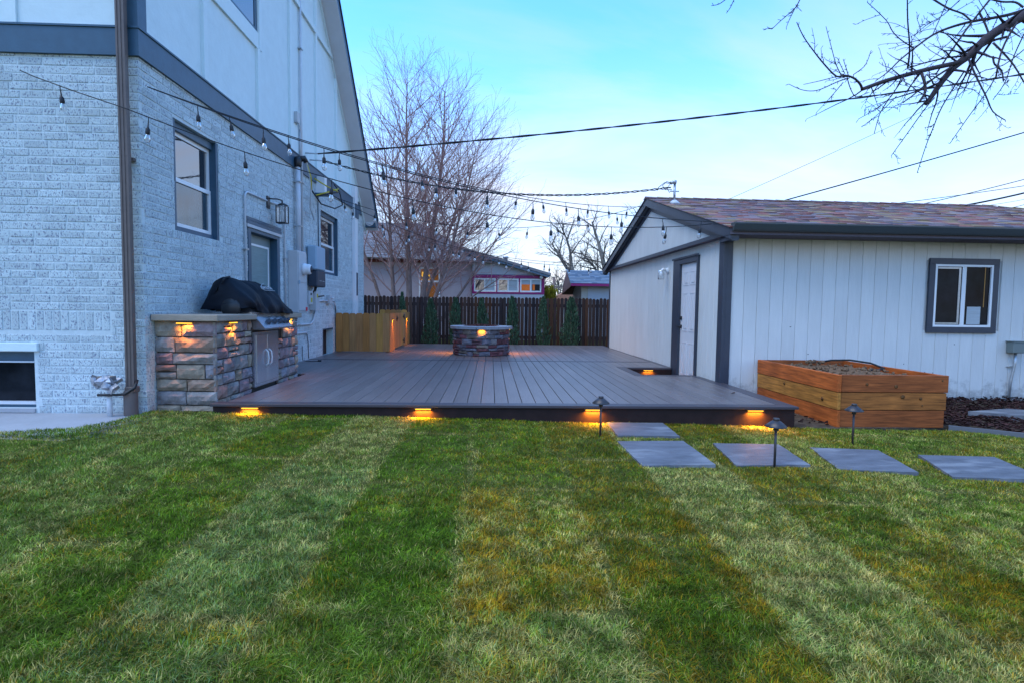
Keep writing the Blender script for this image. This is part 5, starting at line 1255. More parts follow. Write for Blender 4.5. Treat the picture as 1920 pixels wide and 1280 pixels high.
tree('bare_tree', 'tall bare many stemmed tree behind the fence left of centre', B0, [
    ((0, 0, 0), (-.03, 0, 1), 8.6, .115, .010, 16, .018, .0), ((.22, .1, 0), (.07, .05, 1), 8.5, .12, .010, 16, .018, .005), ((-.35, 0, 0), (-.16, .05, 1), 6.6, .09, .01, 14, .025, .03),
    ((-.5, .1, 0), (-.36, .1, 1), 5.2, .08, .01, 12, .03, .04), ((.3, 0, 0), (.36, -.05, 1), 6.6, .085, .01, 14, .03, .015), ((.3, .1, .0), (.72, .1, .9), 5.2, .065, .009, 12, .035, .02),
    ((.2, -.1, .2), (1.1, -.1, .55), 4.0, .045, .008, 10, .04, .03), ((-.2, -.2, .2), (-.9, -.1, .65), 2.8, .045, .008, 8, .05, .03), ((.1, .2, .2), (.25, .4, 1), 6.8, .08, .01, 14, .03, .02)], SPEC, M_BARK, M_TWIG)
SPEC2 = [(2.6, 46, 2.6, 7, .11, .03, .28), (3.6, 42, 1.2, 5, .14, .02, .15), (4.2, 40, .6, 3, .14, .01, .15)]
random.seed(5)
b2 = at(1150, 560, 34)
tree('bare_tree', 'pale knotty bare tree behind the blue roofed shed', (b2.x, 34, 0), [((0, 0, 0), (-.02, 0, 1), 6.7, .28, .05, 9, .05, 0), ((.2, .1, 1.5), (.20, 0, 1), 5.4, .17, .04, 8, .06, 0), ((-.1, .1, 1.8), (-.5, 0, 1), 3.6, .12, .03, 8, .07, .02)], SPEC2, M_BARKP, M_TWIGP, 'bare trees beyond the shed', 2.2)
b3 = at(1093, 560, 33)
tree('bare_tree', 'leaning pale bare tree left of the shed roof', (b3.x, 33, 0), [((0, 0, 0), (-.20, 0, 1), 4.4, .24, .07, 8, .03, 0), ((-.62, 0, 3.0), (-.75, 0, .9), 2.4, .13, .03, 7, .08, .03), ((-.75, 0, 3.4), (.05, 0, 1), 2.6, .10, .03, 7, .08, 0)], SPEC2, M_BARKP, M_TWIGP, 'bare trees beyond the shed', 2.2)
b4 = at(1158, 560, 36)
tree('bare_tree', 'bare tree leaning right beside the garage roof edge', (b4.x + .2, 36, 0), [((0, 0, 0), (.30, 0, 1), 7.0, .24, .04, 9, .05, 0), ((.1, .1, 1.0), (.05, 0, 1), 3.2, .16, .10, 5, .04, 0)], SPEC2, M_BARKP, M_TWIGP, 'bare trees beyond the shed', 2.2)
random.seed(9)
b5 = at(1043, 560, 44)
tree('bare_tree', 'distant small bare tree above the yellow green hedge', (b5.x, 44, 0), [((0, 0, 0), (.05, 0, 1), 3.6, .12, .03, 6, .05, 0), ((.2, 0, .8), (.5, 0, 1), 2.6, .08, .02, 6, .06, 0), ((-.2, 0, .8), (-.5, 0, 1), 2.6, .08, .02, 6, .06, 0)], SPEC2, M_BARKP, M_TWIGP, None, 2.2)

# near branch at the upper right
nt_ = thing('garden_tree', 'near bare tree reaching its branches in at the upper right', 'tree', (7.4, 4.9, -.1))
MB().tube([(7.6, 5.2, -.2), (7.5, 5.1, 1.2), (7.35, 5.0, 2.4), (7.3, 4.9, 3.6), (7.5, 4.9, 5.2), (7.6, 5.0, 7.0)], [.22, .17, .15, .13, .09, .03], 12).build('trunk', M_NEARB, nt_)
def bz(pts, Y0, Y1=None):   # zoom coordinates of the branch study -> world
    Y1 = Y0 if Y1 is None else Y1; n = len(pts)
    return [at(1300 + p[0] / 3.097, p[1] / 3.097, Y0 + (Y1 - Y0) * i / max(1, n - 1)) for i, p in enumerate(pts)]
def smooth(pts, k=3):
    out = []
    for i in range(len(pts) - 1):
        p0, p1, p2, p3 = pts[max(i - 1, 0)], pts[i], pts[i + 1], pts[min(i + 2, len(pts) - 1)]
        for s in range(k):
            t = s / k; out.append(.5 * ((2 * p1) + (p2 - p0) * t + (2 * p0 - 5 * p1 + 4 * p2 - p3) * t * t + (3 * p1 - p0 - 3 * p2 + p3) * t ** 3))
    out.append(pts[-1]); return out
random.seed(33)
nb, ntw = MB(), MB()
PXM = 4.6 / FPX
def limb(b, pts, Y0, Y1, w0, w1, twigs=0, tl=.22, buds=True):
    P = smooth(bz(pts, Y0, Y1)); n = len(P); rs = [(w0 + (w1 - w0) * i / (n - 1)) * .5 * PXM for i in range(n)]
    b.tube(P, rs, 8 if w0 > 8 else 5, cap=True)
    for k in range(twigs):
        q = random.uniform(.12, .97) * (n - 1); i = min(int(q), n - 2); p = P[i].lerp(P[i + 1], q - i); d = P[i + 1] - P[i]
        cp, cr_ = branch_tube(ntw, p, perp(d, R_(random.uniform(25, 70)), random.uniform(0, 6.28)) + Vector((0, 0, random.uniform(-.2, .25))), tl * random.uniform(.5, 1.6), max(rs[i] * .4, .0026), .0014, 4, 6, .10, .01)
        bud(cp)
    if buds: bud(P)
def bud(P):
    for i in range(1, len(P)):
        if random.random() < .75:
            d = (P[i] - P[i - 1]); s = perp(d, R_(random.uniform(35, 65)), random.uniform(0, 6.28)) * random.uniform(.012, .035)
            ntw.tube([P[i], P[i] + s * .6, P[i] + s], [.0018, .0024, .0010], 4)
main = bz([(1920, 90)], 4.6)[0]
nb.tube([Vector((7.3, 4.9, 3.3)), Vector((6.4, 4.75, 3.35)), Vector((5.4, 4.65, 3.22)), main], [.09, .07, .05, 32 * .5 * PXM / 1.55], 10)
limb(nb, [(1920, 90), (1800, 160), (1690, 235), (1620, 310), (1520, 385), (1440, 480), (1385, 560), (1350, 605)], 4.6, 4.5, 19, 7, 26, .35)
limb(nb, [(1545, 365), (1400, 395), (1280, 425), (1120, 470), (1040, 498), (980, 520)], 4.53, 4.3, 8.5, 6, 12, .28)
limb(nb, [(980, 520), (968, 490), (930, 455), (880, 440), (830, 445), (760, 375), (700, 300), (640, 215), (600, 130)], 4.3, 4.15, 4.5, 1.4, 5, .12)
limb(ntw, [(835, 445), (740, 470), (640, 492)], 4.25, 4.2, 1.6, .9); limb(ntw, [(905, 455), (840, 475), (740, 520), (680, 530), (620, 520), (555, 490)], 4.25, 4.2, 2, .9)
limb(ntw, [(860, 440), (830, 380), (805, 290), (770, 155)], 4.25, 4.2, 1.8, .9, 2, .08); limb(ntw, [(900, 440), (885, 390), (870, 345)], 4.25, 4.2, 1.6, .9); limb(ntw, [(880, 430), (860, 390), (838, 340)], 4.25, 4.2, 1.4, .9); limb(ntw, [(930, 435), (990, 390), (1015, 345), (1028, 305)], 4.25, 4.2, 1.4, .9)
limb(ntw, [(890, 440), (910, 510), (940, 560), (990, 550), (1015, 520)], 4.25, 4.2, 1.8, .9); limb(ntw, [(870, 480), (820, 540), (775, 590), (715, 655)], 4.25, 4.2, 1.6, .8, 2, .06)
limb(nb, [(1920, 60), (1840, 85), (1740, 105), (1600, 130), (1480, 165), (1390, 205), (1300, 270), (1200, 350), (1130, 420), (1060, 470)], 4.9, 4.6, 7, 1.6, 12, .25)
limb(nb, [(1820, 215), (1720, 245), (1600, 320), (1480, 335), (1330, 370), (1230, 405)], 4.55, 4.7, 5, 2, 9, .25)
limb(nb, [(1500, 390), (1420, 440), (1330, 510), (1270, 560), (1218, 597)], 4.5, 4.4, 4, 2, 6, .2)
limb(nb, [(1325, 425), (1345, 490), (1345, 540), (1310, 595)], 4.4, 4.3, 5, 4, 3, .12)
limb(ntw, [(1245, 395), (1255, 320), (1255, 240), (1245, 120), (1243, -40)], 4.4, 4.2, 3.4, 2, 4, .14)
limb(ntw, [(1280, 280), (1215, 240), (1160, 190), (1120, 120), (1010, 15)], 4.4, 4.2, 2.2, 1.1, 3, .12)
limb(ntw, [(1600, 345), (1640, 440), (1700, 560), (1740, 650), (1812, 700)], 4.5, 4.2, 4, 1.6, 5, .12)
limb(ntw, [(1570, 420), (1480, 560), (1430, 650), (1390, 750), (1350, 850), (1300, 1005)], 4.5, 4.2, 2.6, 1.3, 3, .08)
limb(ntw, [(1400, 570), (1340, 640), (1240, 780), (1150, 905)], 4.5, 4.2, 2.2, 1.2, 3, .08)
limb(ntw, [(1760, 440), (1700, 540), (1590, 690), (1490, 835)], 4.5, 4.2, 2.2, 1.2, 4, .08)
limb(ntw, [(1240, 420), (1190, 500), (1120, 600), (1080, 670), (1050, 778)], 4.4, 4.2, 2.2, 1.2, 5, .12)
limb(ntw, [(1220, 430), (1150, 560), (1050, 640), (960, 692)], 4.4, 4.2, 2, 1, 4, .1); limb(ntw, [(1180, 560), (1090, 650), (978, 740)], 4.4, 4.2, 1.6, .9, 2, .1)
limb(nb, [(1730, -10), (1610, 140), (1510, 280), (1430, 400), (1410, 430)], 4.7, 4.5, 4, 2.4, 6, .2)
limb(nb, [(1380, -10), (1480, 50), (1560, 80), (1610, 120)], 4.8, 4.7, 3.5, 3, 3, .2); limb(nb, [(1660, 75), (1690, 130), (1715, 195)], 4.7, 4.6, 4, 3.5, 1, .2)
limb(nb, [(1700, -10), (1790, 12), (1870, 15), (1915, 45)], 4.8, 4.7, 3.5, 4, 3, .2)
limb(ntw, [(1560, -10), (1450, 90), (1350, 150), (1280, 210)], 4.6, 4.4, 2, 1.1, 5, .12); limb(ntw, [(1480, -10), (1440, 90), (1390, 200)], 4.6, 4.4, 2, 1.3, 4, .12)
limb(nb, [(1880, 130), (1820, 230), (1780, 330), (1755, 460)], 4.5, 4.4, 4, 3, 3, .15); limb(nb, [(1740, 250), (1800, 310), (1860, 380), (1920, 480)], 4.5, 4.4, 4, 2.4, 5, .15)
limb(ntw, [(1740, 330), (1750, 375), (1790, 410), (1800, 470)], 4.5, 4.4, 3.6, 2.4, 1, .1); limb(ntw, [(1920, 200), (1860, 330), (1810, 480), (1740, 580)], 4.5, 4.4, 2.4, 1.2, 5, .12)
limb(ntw, [(1470, 465), (1540, 500), (1645, 527)], 4.5, 4.4, 2.4, 1.2, 2, .1); limb(ntw, [(1920, 290), (1800, 380), (1650, 430), (1540, 560), (1430, 590)], 4.5, 4.4, 2, 1, 5, .12)
limb(ntw, [(620, -5), (590, 50), (510, 120), (455, 172)], 4.2, 4.1, 2, 1, 1, .04); limb(ntw, [(590, 50), (560, 110), (540, 160)], 4.2, 4.1, 1.6, .9); limb(ntw, [(595, 30), (612, 50)], 4.2, 4.1, 1.4, .9)
limb(ntw, [(192, -5), (150, 25), (105, 35)], 4.2, 4.1, 1.6, .9); limb(ntw, [(238, -5), (215, 45), (192, 78)], 4.2, 4.1, 1.6, .9)
# the twigs that hang in from above spring from a limb over the frame
nb.tube([Vector((7.5, 4.95, 4.6)), Vector((6.0, 4.7, 4.75)), Vector((4.2, 4.5, 4.6)), Vector((2.6, 4.3, 4.25)), bz([(620, -20)], 4.2)[0] + Vector((0, 0, .12)), bz([(200, -20)], 4.2)[0] + Vector((0, 0, .1))], [.07, .055, .04, .022, .010, .005], 8)
nb.build('branch', M_NEARB, nt_); ntw.build('twig', M_NEART, nt_)

# ================================================================== NEIGHBOURS
NY = 22.0
nh_ = thing('neighbour_house', 'mauve stucco neighbour house with grey hipped roof and magenta sunroom', 'house', (-3, 24, 0))
P = lambda px, py, Y=NY: at(px, py, Y)
wl = MB().box(-9, -.78, NY, NY + 7, -.1, 3.05).build('wall', M_STUCCON, nh_)
ez = 3.14; rv = MB()
ra, rb, rcx = (-9.4, ez), (-.45, ez), 4.7
ry = NY + 3.6
rv.add([(-9.4, NY - .4, ez), (.05, NY - .4, ez - .25), (-3.35, ry, 4.95), (-9.4, ry, 4.95), (.05, NY + 7.4, ez - .25), (-9.4, NY + 7.4, ez)], [(0, 1, 2, 3), (1, 4, 2), (3, 2, 4, 5)])
nrf = rv.build('roof', M_SHINGN, nh_)
sg = MB()
for r in range(24):      # shingle courses as low steps
    f0, f1 = r / 24, (r + 1) / 24
    a0 = Vector((-9.4, NY - .4, ez)).lerp(Vector((-9.4, ry, 4.95)), f0); b0 = Vector((.05, NY - .4, ez - .25)).lerp(Vector((-3.35, ry, 4.95)), f0)
    a1 = Vector((-9.4, NY - .4, ez)).lerp(Vector((-9.4, ry, 4.95)), f1); b1 = Vector((.05, NY - .4, ez - .25)).lerp(Vector((-3.35, ry, 4.95)), f1)
    n = 30
    for k in range(n):
        t0, t1 = k / n, (k + 1) / n; up = Vector((0, -.012, .03))
        sg.add([a0.lerp(b0, t0) + up, a0.lerp(b0, t1) + up, a1.lerp(b1, t1) + up * .4, a1.lerp(b1, t0) + up * .4, a0.lerp(b0, t0), a0.lerp(b0, t1)], [(0, 1, 2, 3), (4, 5, 1, 0)], random.uniform(.01, .99))
tag(sg.build('shingles', M_SHINGN, nrf), kind='stuff')
MB().box(-9.3, -.78, NY - .35, NY - .30, ez - .14, ez - .02).build('fascia', M_GREYPANEL, nh_); MB().box(-9.3, -.8, NY - .03, NY, ez - .26, ez - .13).build('brick_course', M_BRICKTRIM, nh_)
def nwin(x0, x1, z0, z1, y, m, mul=None, rail=None, label=None, extra=None):
    t = .055
    f = MB().box(x0, x1, y - .05, y, z1 - t, z1).box(x0, x1, y - .05, y, z0, z0 + t).box(x0, x0 + t, y - .05, y, z0 + t, z1 - t).box(x1 - t, x1, y - .05, y, z0 + t, z1 - t)
    if mul: f.box(mul - .03, mul + .03, y - .05, y, z0 + t, z1 - t)
    if rail: f.box(x0 + t, x1 - t, y - .05, y, rail - .035, rail + .035)
    w = f.build('window', M_WHITE, nh_)
    if label: w['label'] = label
    for i, mm in enumerate(m if isinstance(m, (list, tuple)) else [m]):
        a, c = x0 + t, x1 - t
        if mul: a, c = ((a, mul - .03), (mul + .03, c))[i]
        MB().box(a, c, y - .02, y - .012, z0 + t, z1 - t).build('pane', mm, w)
    return w
p0, p1 = P(786, 502), P(825, 556)
w1 = nwin(p0.x, p1.x, p1.z - .1, p0.z, NY - .003, M_AMBERROOM, rail=(p0.z + p1.z) / 2 + .02, label='lit window with an amber lamp inside')
l0, l1 = P(791, 510), P(807, 526)
MB().box(l0.x, l1.x, NY - .03, NY - .0235, l1.z, l0.z).build('lampshade', M_AMBERLAMP, w1)
l0, l1 = P(791, 536), P(807, 547)
MB().box(l0.x, l1.x, NY - .03, NY - .0235, l1.z, l0.z).build('lit_shelf', M_ORANGEROOM, w1)
# sunroom
sx0, sx1 = P(886, 520).x, P(1020, 520).x; sz1 = P(950, 517).z; sz0 = P(950, 551).z
MB().box(sx0, sx1, NY - .2, NY + 3, -.1, sz0 - .02).build('sunroom_base', M_GREYPANEL, nh_)
MB().prism([(sx0, sz1 + .03), (sx1, sz1 + .03), (P(1012, 510).x, P(1012, 512).z), (sx0, P(886, 476).z)], 'y', NY - .19, NY + 3).build('sunroom_gable', M_GREYPANEL, nh_)
sf = MB().box(sx0, sx1, NY - .21, NY + 3, sz1 - .12, sz1).box(sx0, sx1, NY - .21, NY + 3, sz0 - .02, sz0 + .06).build('sunroom_frame', M_MAGENTA, nh_)
MB().box(sx0, sx1, NY - .2, NY + 2.9, sz1 + .0, sz1 + .03).build('teal_band', M_TEALTRIM, nh_)
edges = [(886, 889), (930, 932.5), (972.5, 974.5), (1014.5, 1020)]
for a, c in edges: MB().box(P(a, 530).x, P(c, 530).x, NY - .21, NY + 3 if a > 1000 else NY - .05, sz0 + .06, sz1 - .12).build('mullion', M_MAGENTA, sf)
MS = [(889, 929.5, 909, (M_GLASS, M_CURTAIN)), (932.5, 972, 952.5, (M_GLASS, M_CURTAIN)), (974.8, 1014.3, 994.5, (M_CURTAIN, M_CURTAIN))]
for i, (a, c, m, mm) in enumerate(MS):
    w = nwin(P(a, 530).x, P(c, 530).x, sz0 + .065, sz1 - .125, NY - .14, mm, mul=P(m, 530).x, label=('sunroom window nearest the stucco wall', 'middle sunroom window', 'sunroom window with warm light at the corner')[i])
    if i == 2:
        q0, q1 = P(977, 534), P(993, 546); MB().box(q0.x, q1.x, NY - .168, NY - .1605, q1.z, q0.z).build('lit_shelf', M_ORANGEROOM, w)
        q0, q1 = P(997, 534), P(1012, 546); MB().box(q0.x, q1.x, NY - .168, NY - .1605, q1.z, q0.z).build('dark_shelf', M_ROOM, w)
        q0, q1 = P(998, 534), P(1002, 545); MB().box(q0.x, q1.x, NY - .172, NY - .169, q1.z, q0.z).build('lit_shelf', M_ORANGEROOM, w)
# sunroom roof: low slope falling right
a0, a1 = P(870, 466), P(1031, 514)
rr = MB(); yb, yf = NY + 3.2, NY - .45
v0 = [(a0.x, yf, a0.z), (a1.x, yf, a1.z), (a1.x, yb, a1.z), (a0.x, yb, a0.z)]; v1 = [(p[0], p[1], p[2] - .10) for p in v0]
rr.add(v0 + v1, [(0, 1, 2, 3), (7, 6, 5, 4), (0, 4, 5, 1), (1, 5, 6, 2), (2, 6, 7, 3), (3, 7, 4, 0)]); rr.build('sunroom_roof', M_SHINGN, nh_)
MB().prism([(a0.x, a0.z - .102), (a1.x - .05, a1.z - .09), (a1.x - .05, a1.z - .18), (a0.x, a0.z - .19)], 'y', NY - .42, NY - .38).build('rake_board', M_TEALTRIM, nh_)
vp_ = P(948, 492, NY + 1.5); MB().lathe([(.09, 0), (.09, .28), (.12, .29), (.12, .36)], (vp_.x, NY + 1.5, vp_.z - .12), 10).build('roof_vent', M_GALV, nh_)
lampn = P(1014, 521); MB().blob((lampn.x, NY - .28, lampn.z), .08, .03).build('porch_globe', M_WHITE, nh_)

# shed
sd = thing('neighbour_shed', 'beige shed with blue shingled gable roof beside the garage', 'shed', (4, 22, 0))
A0, A1, A2, A3 = P(1071, 503), P(1150, 504.5), P(1150, 531.5), P(1086, 532)
SY = 22.0; rzt, rzb = A0.z, A3.z; rr_ = SY + 1.3
sx = P(1100, 535).x; MB().box(sx - .15, 7.0, SY + .35, SY + 2.6, -.1, rzb + .02).build('wall', M_BEIGE, sd)
MB().prism([(SY + .35, rzb), (SY + 2.25, rzb), (rr_, rzt - .12)], 'x', sx - .15, sx - .05).build('gable', M_BEIGE, sd)
MB().box(P(1098, 540).x + .16, 7.0, SY + .33, SY + .349, -.1, rzb - .03).build('front_panel', M_GREYPANEL, sd)
rsh = MB(); xl = A0.x; xr = 7.2
xl0 = P(1086, 532).x
rsh.add([(xl, SY - .0, rzb), (xr, SY, rzb), (xr, rr_, rzt), (xl - .0, rr_, rzt), (xr, SY + 2.6, rzb), (xl, SY + 2.6, rzb), (xl, SY, rzb - .06), (xr, SY, rzb - .06), (xr, rr_, rzt - .06), (xl, rr_, rzt - .06), (xr, SY + 2.6, rzb - .06), (xl, SY + 2.6, rzb - .06)],
        [(0, 1, 2, 3), (3, 2, 4, 5), (0, 6, 7, 1), (0, 3, 9, 6), (3, 5, 11, 9), (6, 9, 8, 7), (9, 11, 10, 8)])
sro = rsh.build('roof', M_SHINGB, sd)
ss = MB()
for r in range(9):
    f0, f1 = r / 9, (r + 1) / 9; x = xl
    while x < xr:
        w = random.uniform(.12, .32); c = min(x + w, xr); q = lambda xx, f, h: (xx, SY + (rr_ - SY) * f - h * .4, rzb + (rzt - rzb) * f + h)
        ss.add([q(x, f0, .022), q(c, f0, .022), q(c, f1, .006), q(x, f1, .006), q(x, f0, .0), q(c, f0, .0)], [(0, 1, 2, 3), (4, 5, 1, 0)], random.uniform(.01, .99)); x = c
tag(ss.build('shingles', M_SHINGB, sro), kind='stuff')
MB().box(xl + .0, xr, SY - .03, SY - .002, rzb - .10, rzb - .0).build('fascia', M_MAGENTA, sd)
MB().add([(xl - .005, SY, rzb - .06), (xl - .005, rr_, rzt - .06), (xl - .005, SY + 2.6, rzb - .06), (xl - .005, SY + 2.6, rzb - .35), (xl - .005, SY + .0, rzb - .12)], [(0, 1, 2, 3, 4)]).build('barge_board', M_BROWNSOF, sd)
# left slope overhang seen as a brown triangle
b0_, b1_ = P(1060, 543, SY + 2.2), P(1074, 543, SY + 2.2)
MB().add([(xl, rr_ - .05, rzt - .03), (xl - .02, SY + 2.7, rzb - .38), (xl + .62, SY + 2.7, rzb - .38), (xl + .75, rr_, rzt - .62)], [(0, 1, 2, 3)]).build('soffit', M_BROWNSOF, sd)

h0, h1 = P(1020, 537, 25), P(1046, 560, 25)
hd = thing('clipped_hedge', 'yellow green clipped conifer beside the magenta sunroom', 'hedge', ((h0.x + h1.x) / 2, 25, 0))
hb = MB(); W_ = h1.x - h0.x
for k in range(900):
    x, z = random.uniform(h0.x - .1, h1.x - .03), random.uniform(.2, h0.z); y = 25 + random.uniform(-.25, .4)
    if x > h1.x - .2 and z > h0.z - .15: continue
    s = random.uniform(.03, .06); a = random.uniform(-.5, .5)
    hb.add([(x - s * .3, y, z - s), (x + s * .3, y - .02, z - s), (x + s * (.3 + a), y - .04, z + s * 1.6), (x - s * (.3 - a), y, z + s * 1.6)], [(0, 1, 2, 3)], random.random())
hb.build('foliage', M_MOSS, hd); MB().cbox(h0.x, h1.x - .08, 25.05, 25.4, -.1, h0.z - .06, .12).build('core', M_MOSS, hd)
t0, t1 = P(1046, 556, 30), P(1076, 543, 30)
tr_h = thing('far_house', 'far house corner with terracotta roof between hedge and shed', 'house', (t0.x, 30, 0))
MB().prism([(t0.x - .2, 1.2), (t1.x + 1.2, 1.2), (t1.x + 1.2, t1.z + .1), (t1.x - .1, t1.z + .05), (t0.x - .1, t0.z)], 'y', 30, 31).build('roof', M_TERRA, tr_h)
MB().box(t0.x + .1, t1.x + 1, 30.1, 30.9, -.1, 1.2).build('wall', M_BEIGE, tr_h)
po = P(1039, 520, 40); pp = thing('utility_pole', 'short brown pole far behind the yellow green conifer', 'pole', (po.x, 40, 0))
MB().tube([(po.x, 40, -.1), (po.x, 40, po.z)], .10, 8).build('post', M_BARK, pp); MB().box(po.x - .6, po.x + .6, 39.9, 40, po.z - .75, po.z - .65).build('crossarm', M_BARK, pp)

# ================================================================== GRASS
def poly_mask(x, y, poly):
    m = np.zeros(x.shape, bool); n = len(poly)
    for i in range(n):
        (x1, y1), (x2, y2) = poly[i], poly[(i + 1) % n]
        c = ((y1 > y) != (y2 > y)) & (x < (x2 - x1) * (y - y1) / (y2 - y1 + 1e-12) + x1); m ^= c
    return m
SODCOL = {}
rg = np.random.default_rng(11)
GREEN = np.array((.140, .225, .010)); DGREEN = np.array((.056, .120, .006)); GREY = np.array((.225, .28, .065)); STRAW = np.array((.54, .42, .14)); BROWN = np.array((.41, .215, .008)); BLUE = np.array((.14, .225, .10))
def sod_mix(idx, sec):
    """weights of green, dark, grey, straw, brown, blue for each sod strip"""
    T = {8: [.20, .10, .30, .12, .03, .25], 9: [.38, .50, .03, .02, .06, .01], 10: [.34, .30, .06, .10, .20, .0], 11: [.32, .44, .0, .02, .30, .0], 12: [.14, .04, .42, .30, .02, .08], 13: [.34, .40, .0, .05, .28, .0],
         14: [.26, .12, .26, .24, .10, .02], 7: [.36, .44, .04, .03, .13, .0], 6: [.34, .22, .26, .06, .06, .06], 5: [.26, .14, .36, .08, .04, .12], 4: [.36, .40, .10, .04, .08, .02], 3: [.28, .16, .34, .10, .06, .06], 15: [.34, .28, .10, .12, .16, .0]}
    return T.get(idx, [.34, .3, .14, .08, .12, .02])
def make_grass():
    zones = [(-3.9, 4.2, 1.15, 2.35, 52000, 0), (-4.8, 5.2, 2.35, 3.25, 30000, 0), (-6.0, 6.0, 3.25, 4.3, 19000, 1), (-6.6, 7.2, 4.3, 5.62, 14000, 1)]
    V = []; F = []; Cc = []; nv = 0; loops = []; tot = []
    allv, allc, faces3, faces4 = [], [], [], []
    for (x0, x1, y0, y1, den, far) in zones:
        n = int((x1 - x0) * (y1 - y0) * den)
        x = rg.uniform(x0, x1, n); y = rg.uniform(y0, y1, n)
        # keep what a viewer near the camera could see
        keep = np.abs(x - .0) < (1.12 * y + 1.3)
        # patio, kitchen, deck, bed, mulch, pavers
        wob = .05 * (fbm(x * 3, y * 3, 8) - .5)
        keep &= ~((x < -3.2) & poly_mask(x + wob, y + wob, [(-9, 4.17), (-4.9, 4.24), (-3.95, 4.46), (-3.52, 4.72), (-3.40, 5.1), (-3.40, 5.9), (-9, 5.9)]))
        keep &= ~((x > -2.79) & (x < 3.20) & (y > 5.585)); keep &= ~((x < -2.78) & (y > 5.665))
        keep &= ~((x > 3.2) & (x < 3.69) & (y > 5.60 + .06 * (vnoise(x * 6, y * 6, 3) - .5))); keep &= ~((x > BED[0] - .01) & (x < BED[1] + .02) & (y > BED[2] - .01))
        keep &= ~((x > 4.93) & (y > 5.70 + (2.36 - 5.70) * (x - 4.95) / 4.55 - .02))
        for P_ in paver_polys:
            c = np.mean(np.array(P_), 0); sh = [tuple(c + (np.array(p) - c) * 1.012) for p in P_]
            keep &= ~poly_mask(x + .05 * (vnoise(x * 11, y * 11, 91) - .5), y + .05 * (vnoise(x * 11, y * 11, 92) - .5), sh)
        xw = x + .040 * (vnoise(x * 3, y * 2.2, 21) - .5) * 2 + .055 * (vnoise(x * 15, y * 15, 22) - .5) + rg.normal(0, .012, n)
        idx = np.searchsorted(SEAMS, xw) - 1
        dse = np.min(np.abs(xw[:, None] - SEAMS[None, 1:-1]), 1)
        # cross seams of each sod piece
        per = 1.45; ph = np.array([.35, .9, .2, .63, .1, 1.2, .75, .4, 1.0, .9, .55, .2, .62, 1.1, .3, .8, .5, .1, .9, .3, .6])[np.clip(idx, 0, 20)]
        sy_ = (y + ph) / per; sec = np.floor(sy_).astype(int); dy_ = np.minimum(sy_ - sec, 1 - (sy_ - sec)) * per
        # the one cross seam that is plain in the photograph
        m10 = idx == 10; dy_ = np.where(m10, np.minimum(np.abs(y - 1.99), np.abs(y - 3.42)), dy_); sec = np.where(m10, (y > 1.99).astype(int) + (y > 3.42).astype(int) * 1 + 50, sec)
        sv = np.clip(vnoise(x * 2.1, y * 2.1, 31) * 2.2 - .85, 0, 1)
        seam = np.exp(-(dse / .020) ** 2) * (.12 + .8 * sv); seam = np.maximum(seam, np.exp(-((dy_ + .02 * (vnoise(x * 12, y * 12, 35) - .5)) / .032) ** 2) * np.clip(vnoise(x * 2, y * 2, 33) * 2.0 - .55, 0, .9))
        keep &= rg.random(n) > seam * .72
        x, y, idx, sec, seam, xw = x[keep], y[keep], idx[keep], sec[keep], seam[keep], xw[keep]; n = len(x)
        z = lawn_z(x, y)
        # clumpy height and lean
        cl_ = fbm(x * 9, y * 9, 41); big = fbm(x * 1.6, y * 1.6, 43)
        h = (.011 + .016 * cl_ + .007 * big) * rg.uniform(.5, 1.35, n)
        h *= np.where(seam > .4, .7, 1); long_ = rg.random(n) < .02; h = np.where(long_, h * 1.25, h)
        az = (vnoise(x * 6, y * 6, 51) * 2 + vnoise(x * 19, y * 19, 52) * 2) * 2 * np.pi * 1.5 + rg.normal(0, 1.1, n)
        lean = np.clip(.85 + .9 * (vnoise(x * 9, y * 9, 53) - .4) + rg.normal(0, .40, n), .05, 2.4)
        wdt = (.0026 + .00058 * np.maximum(y - 1.5, 0) + (.0009 if far else 0)) * rg.uniform(.7, 1.35, n)
        # colour
        Wt = np.zeros((n, 6))
        for i in np.unique(idx): Wt[idx == i] = sod_mix(int(i), 0)
        m10 = idx == 10
        Wt[m10 & (y < 1.99)] = [.30, .10, .30, .16, .06, .08]; Wt[m10 & (y > 1.99) & (y < 3.42)] = [.22, .14, .10, .20, .34, .0]; Wt[m10 & (y >= 3.42)] = [.44, .42, .06, .04, .04, .0]
        m8 = (idx == 8) & (y > 3.8); Wt[m8] = [.22, .08, .20, .40, .08, .02]
        Wt = Wt * .78 + np.array([.34, .26, .14, .12, .10, .04]) * .22
        Wt[:, 4] *= np.where(xw < -.1, .45, .95); Wt[:, 1] += np.where(xw < -.1, .06, 0)
        pj = ((sec * 7919 + idx * 104729) % 17) / 17.0 - .5
        pj = pj * np.where(xw > .5, .25, 1)
        Wt[:, 2] += .22 * pj; Wt[:, 3] += .10 * pj; Wt[:, 4] -= .06 * pj; Wt[:, 1] -= .20 * pj
        nA = fbm(x * 2.6, y * 2.6, 61) - .5; nB = fbm(x * 6, y * 6, 62) - .5; nC = fbm(x * 3.4 + 9, y * 3.4, 63) - .5
        Wt[:, 4] += np.clip(nA * 1.3, -.2, .6) * (Wt[:, 4] + .06) * 3.0; Wt[:, 3] += np.clip(nB, -.2, .4) * (Wt[:, 3] + .04) * 3; Wt[:, 1] += nC * .9; Wt[:, 2] += -nC * .35
        Wt[:, 3] += seam * 1.6; Wt[:, 4] += seam * .3
        Wt = np.clip(Wt, .004, None); Wt /= Wt.sum(1, keepdims=True)
        ck = 18.0   # tufts share a colour more often than single blades do
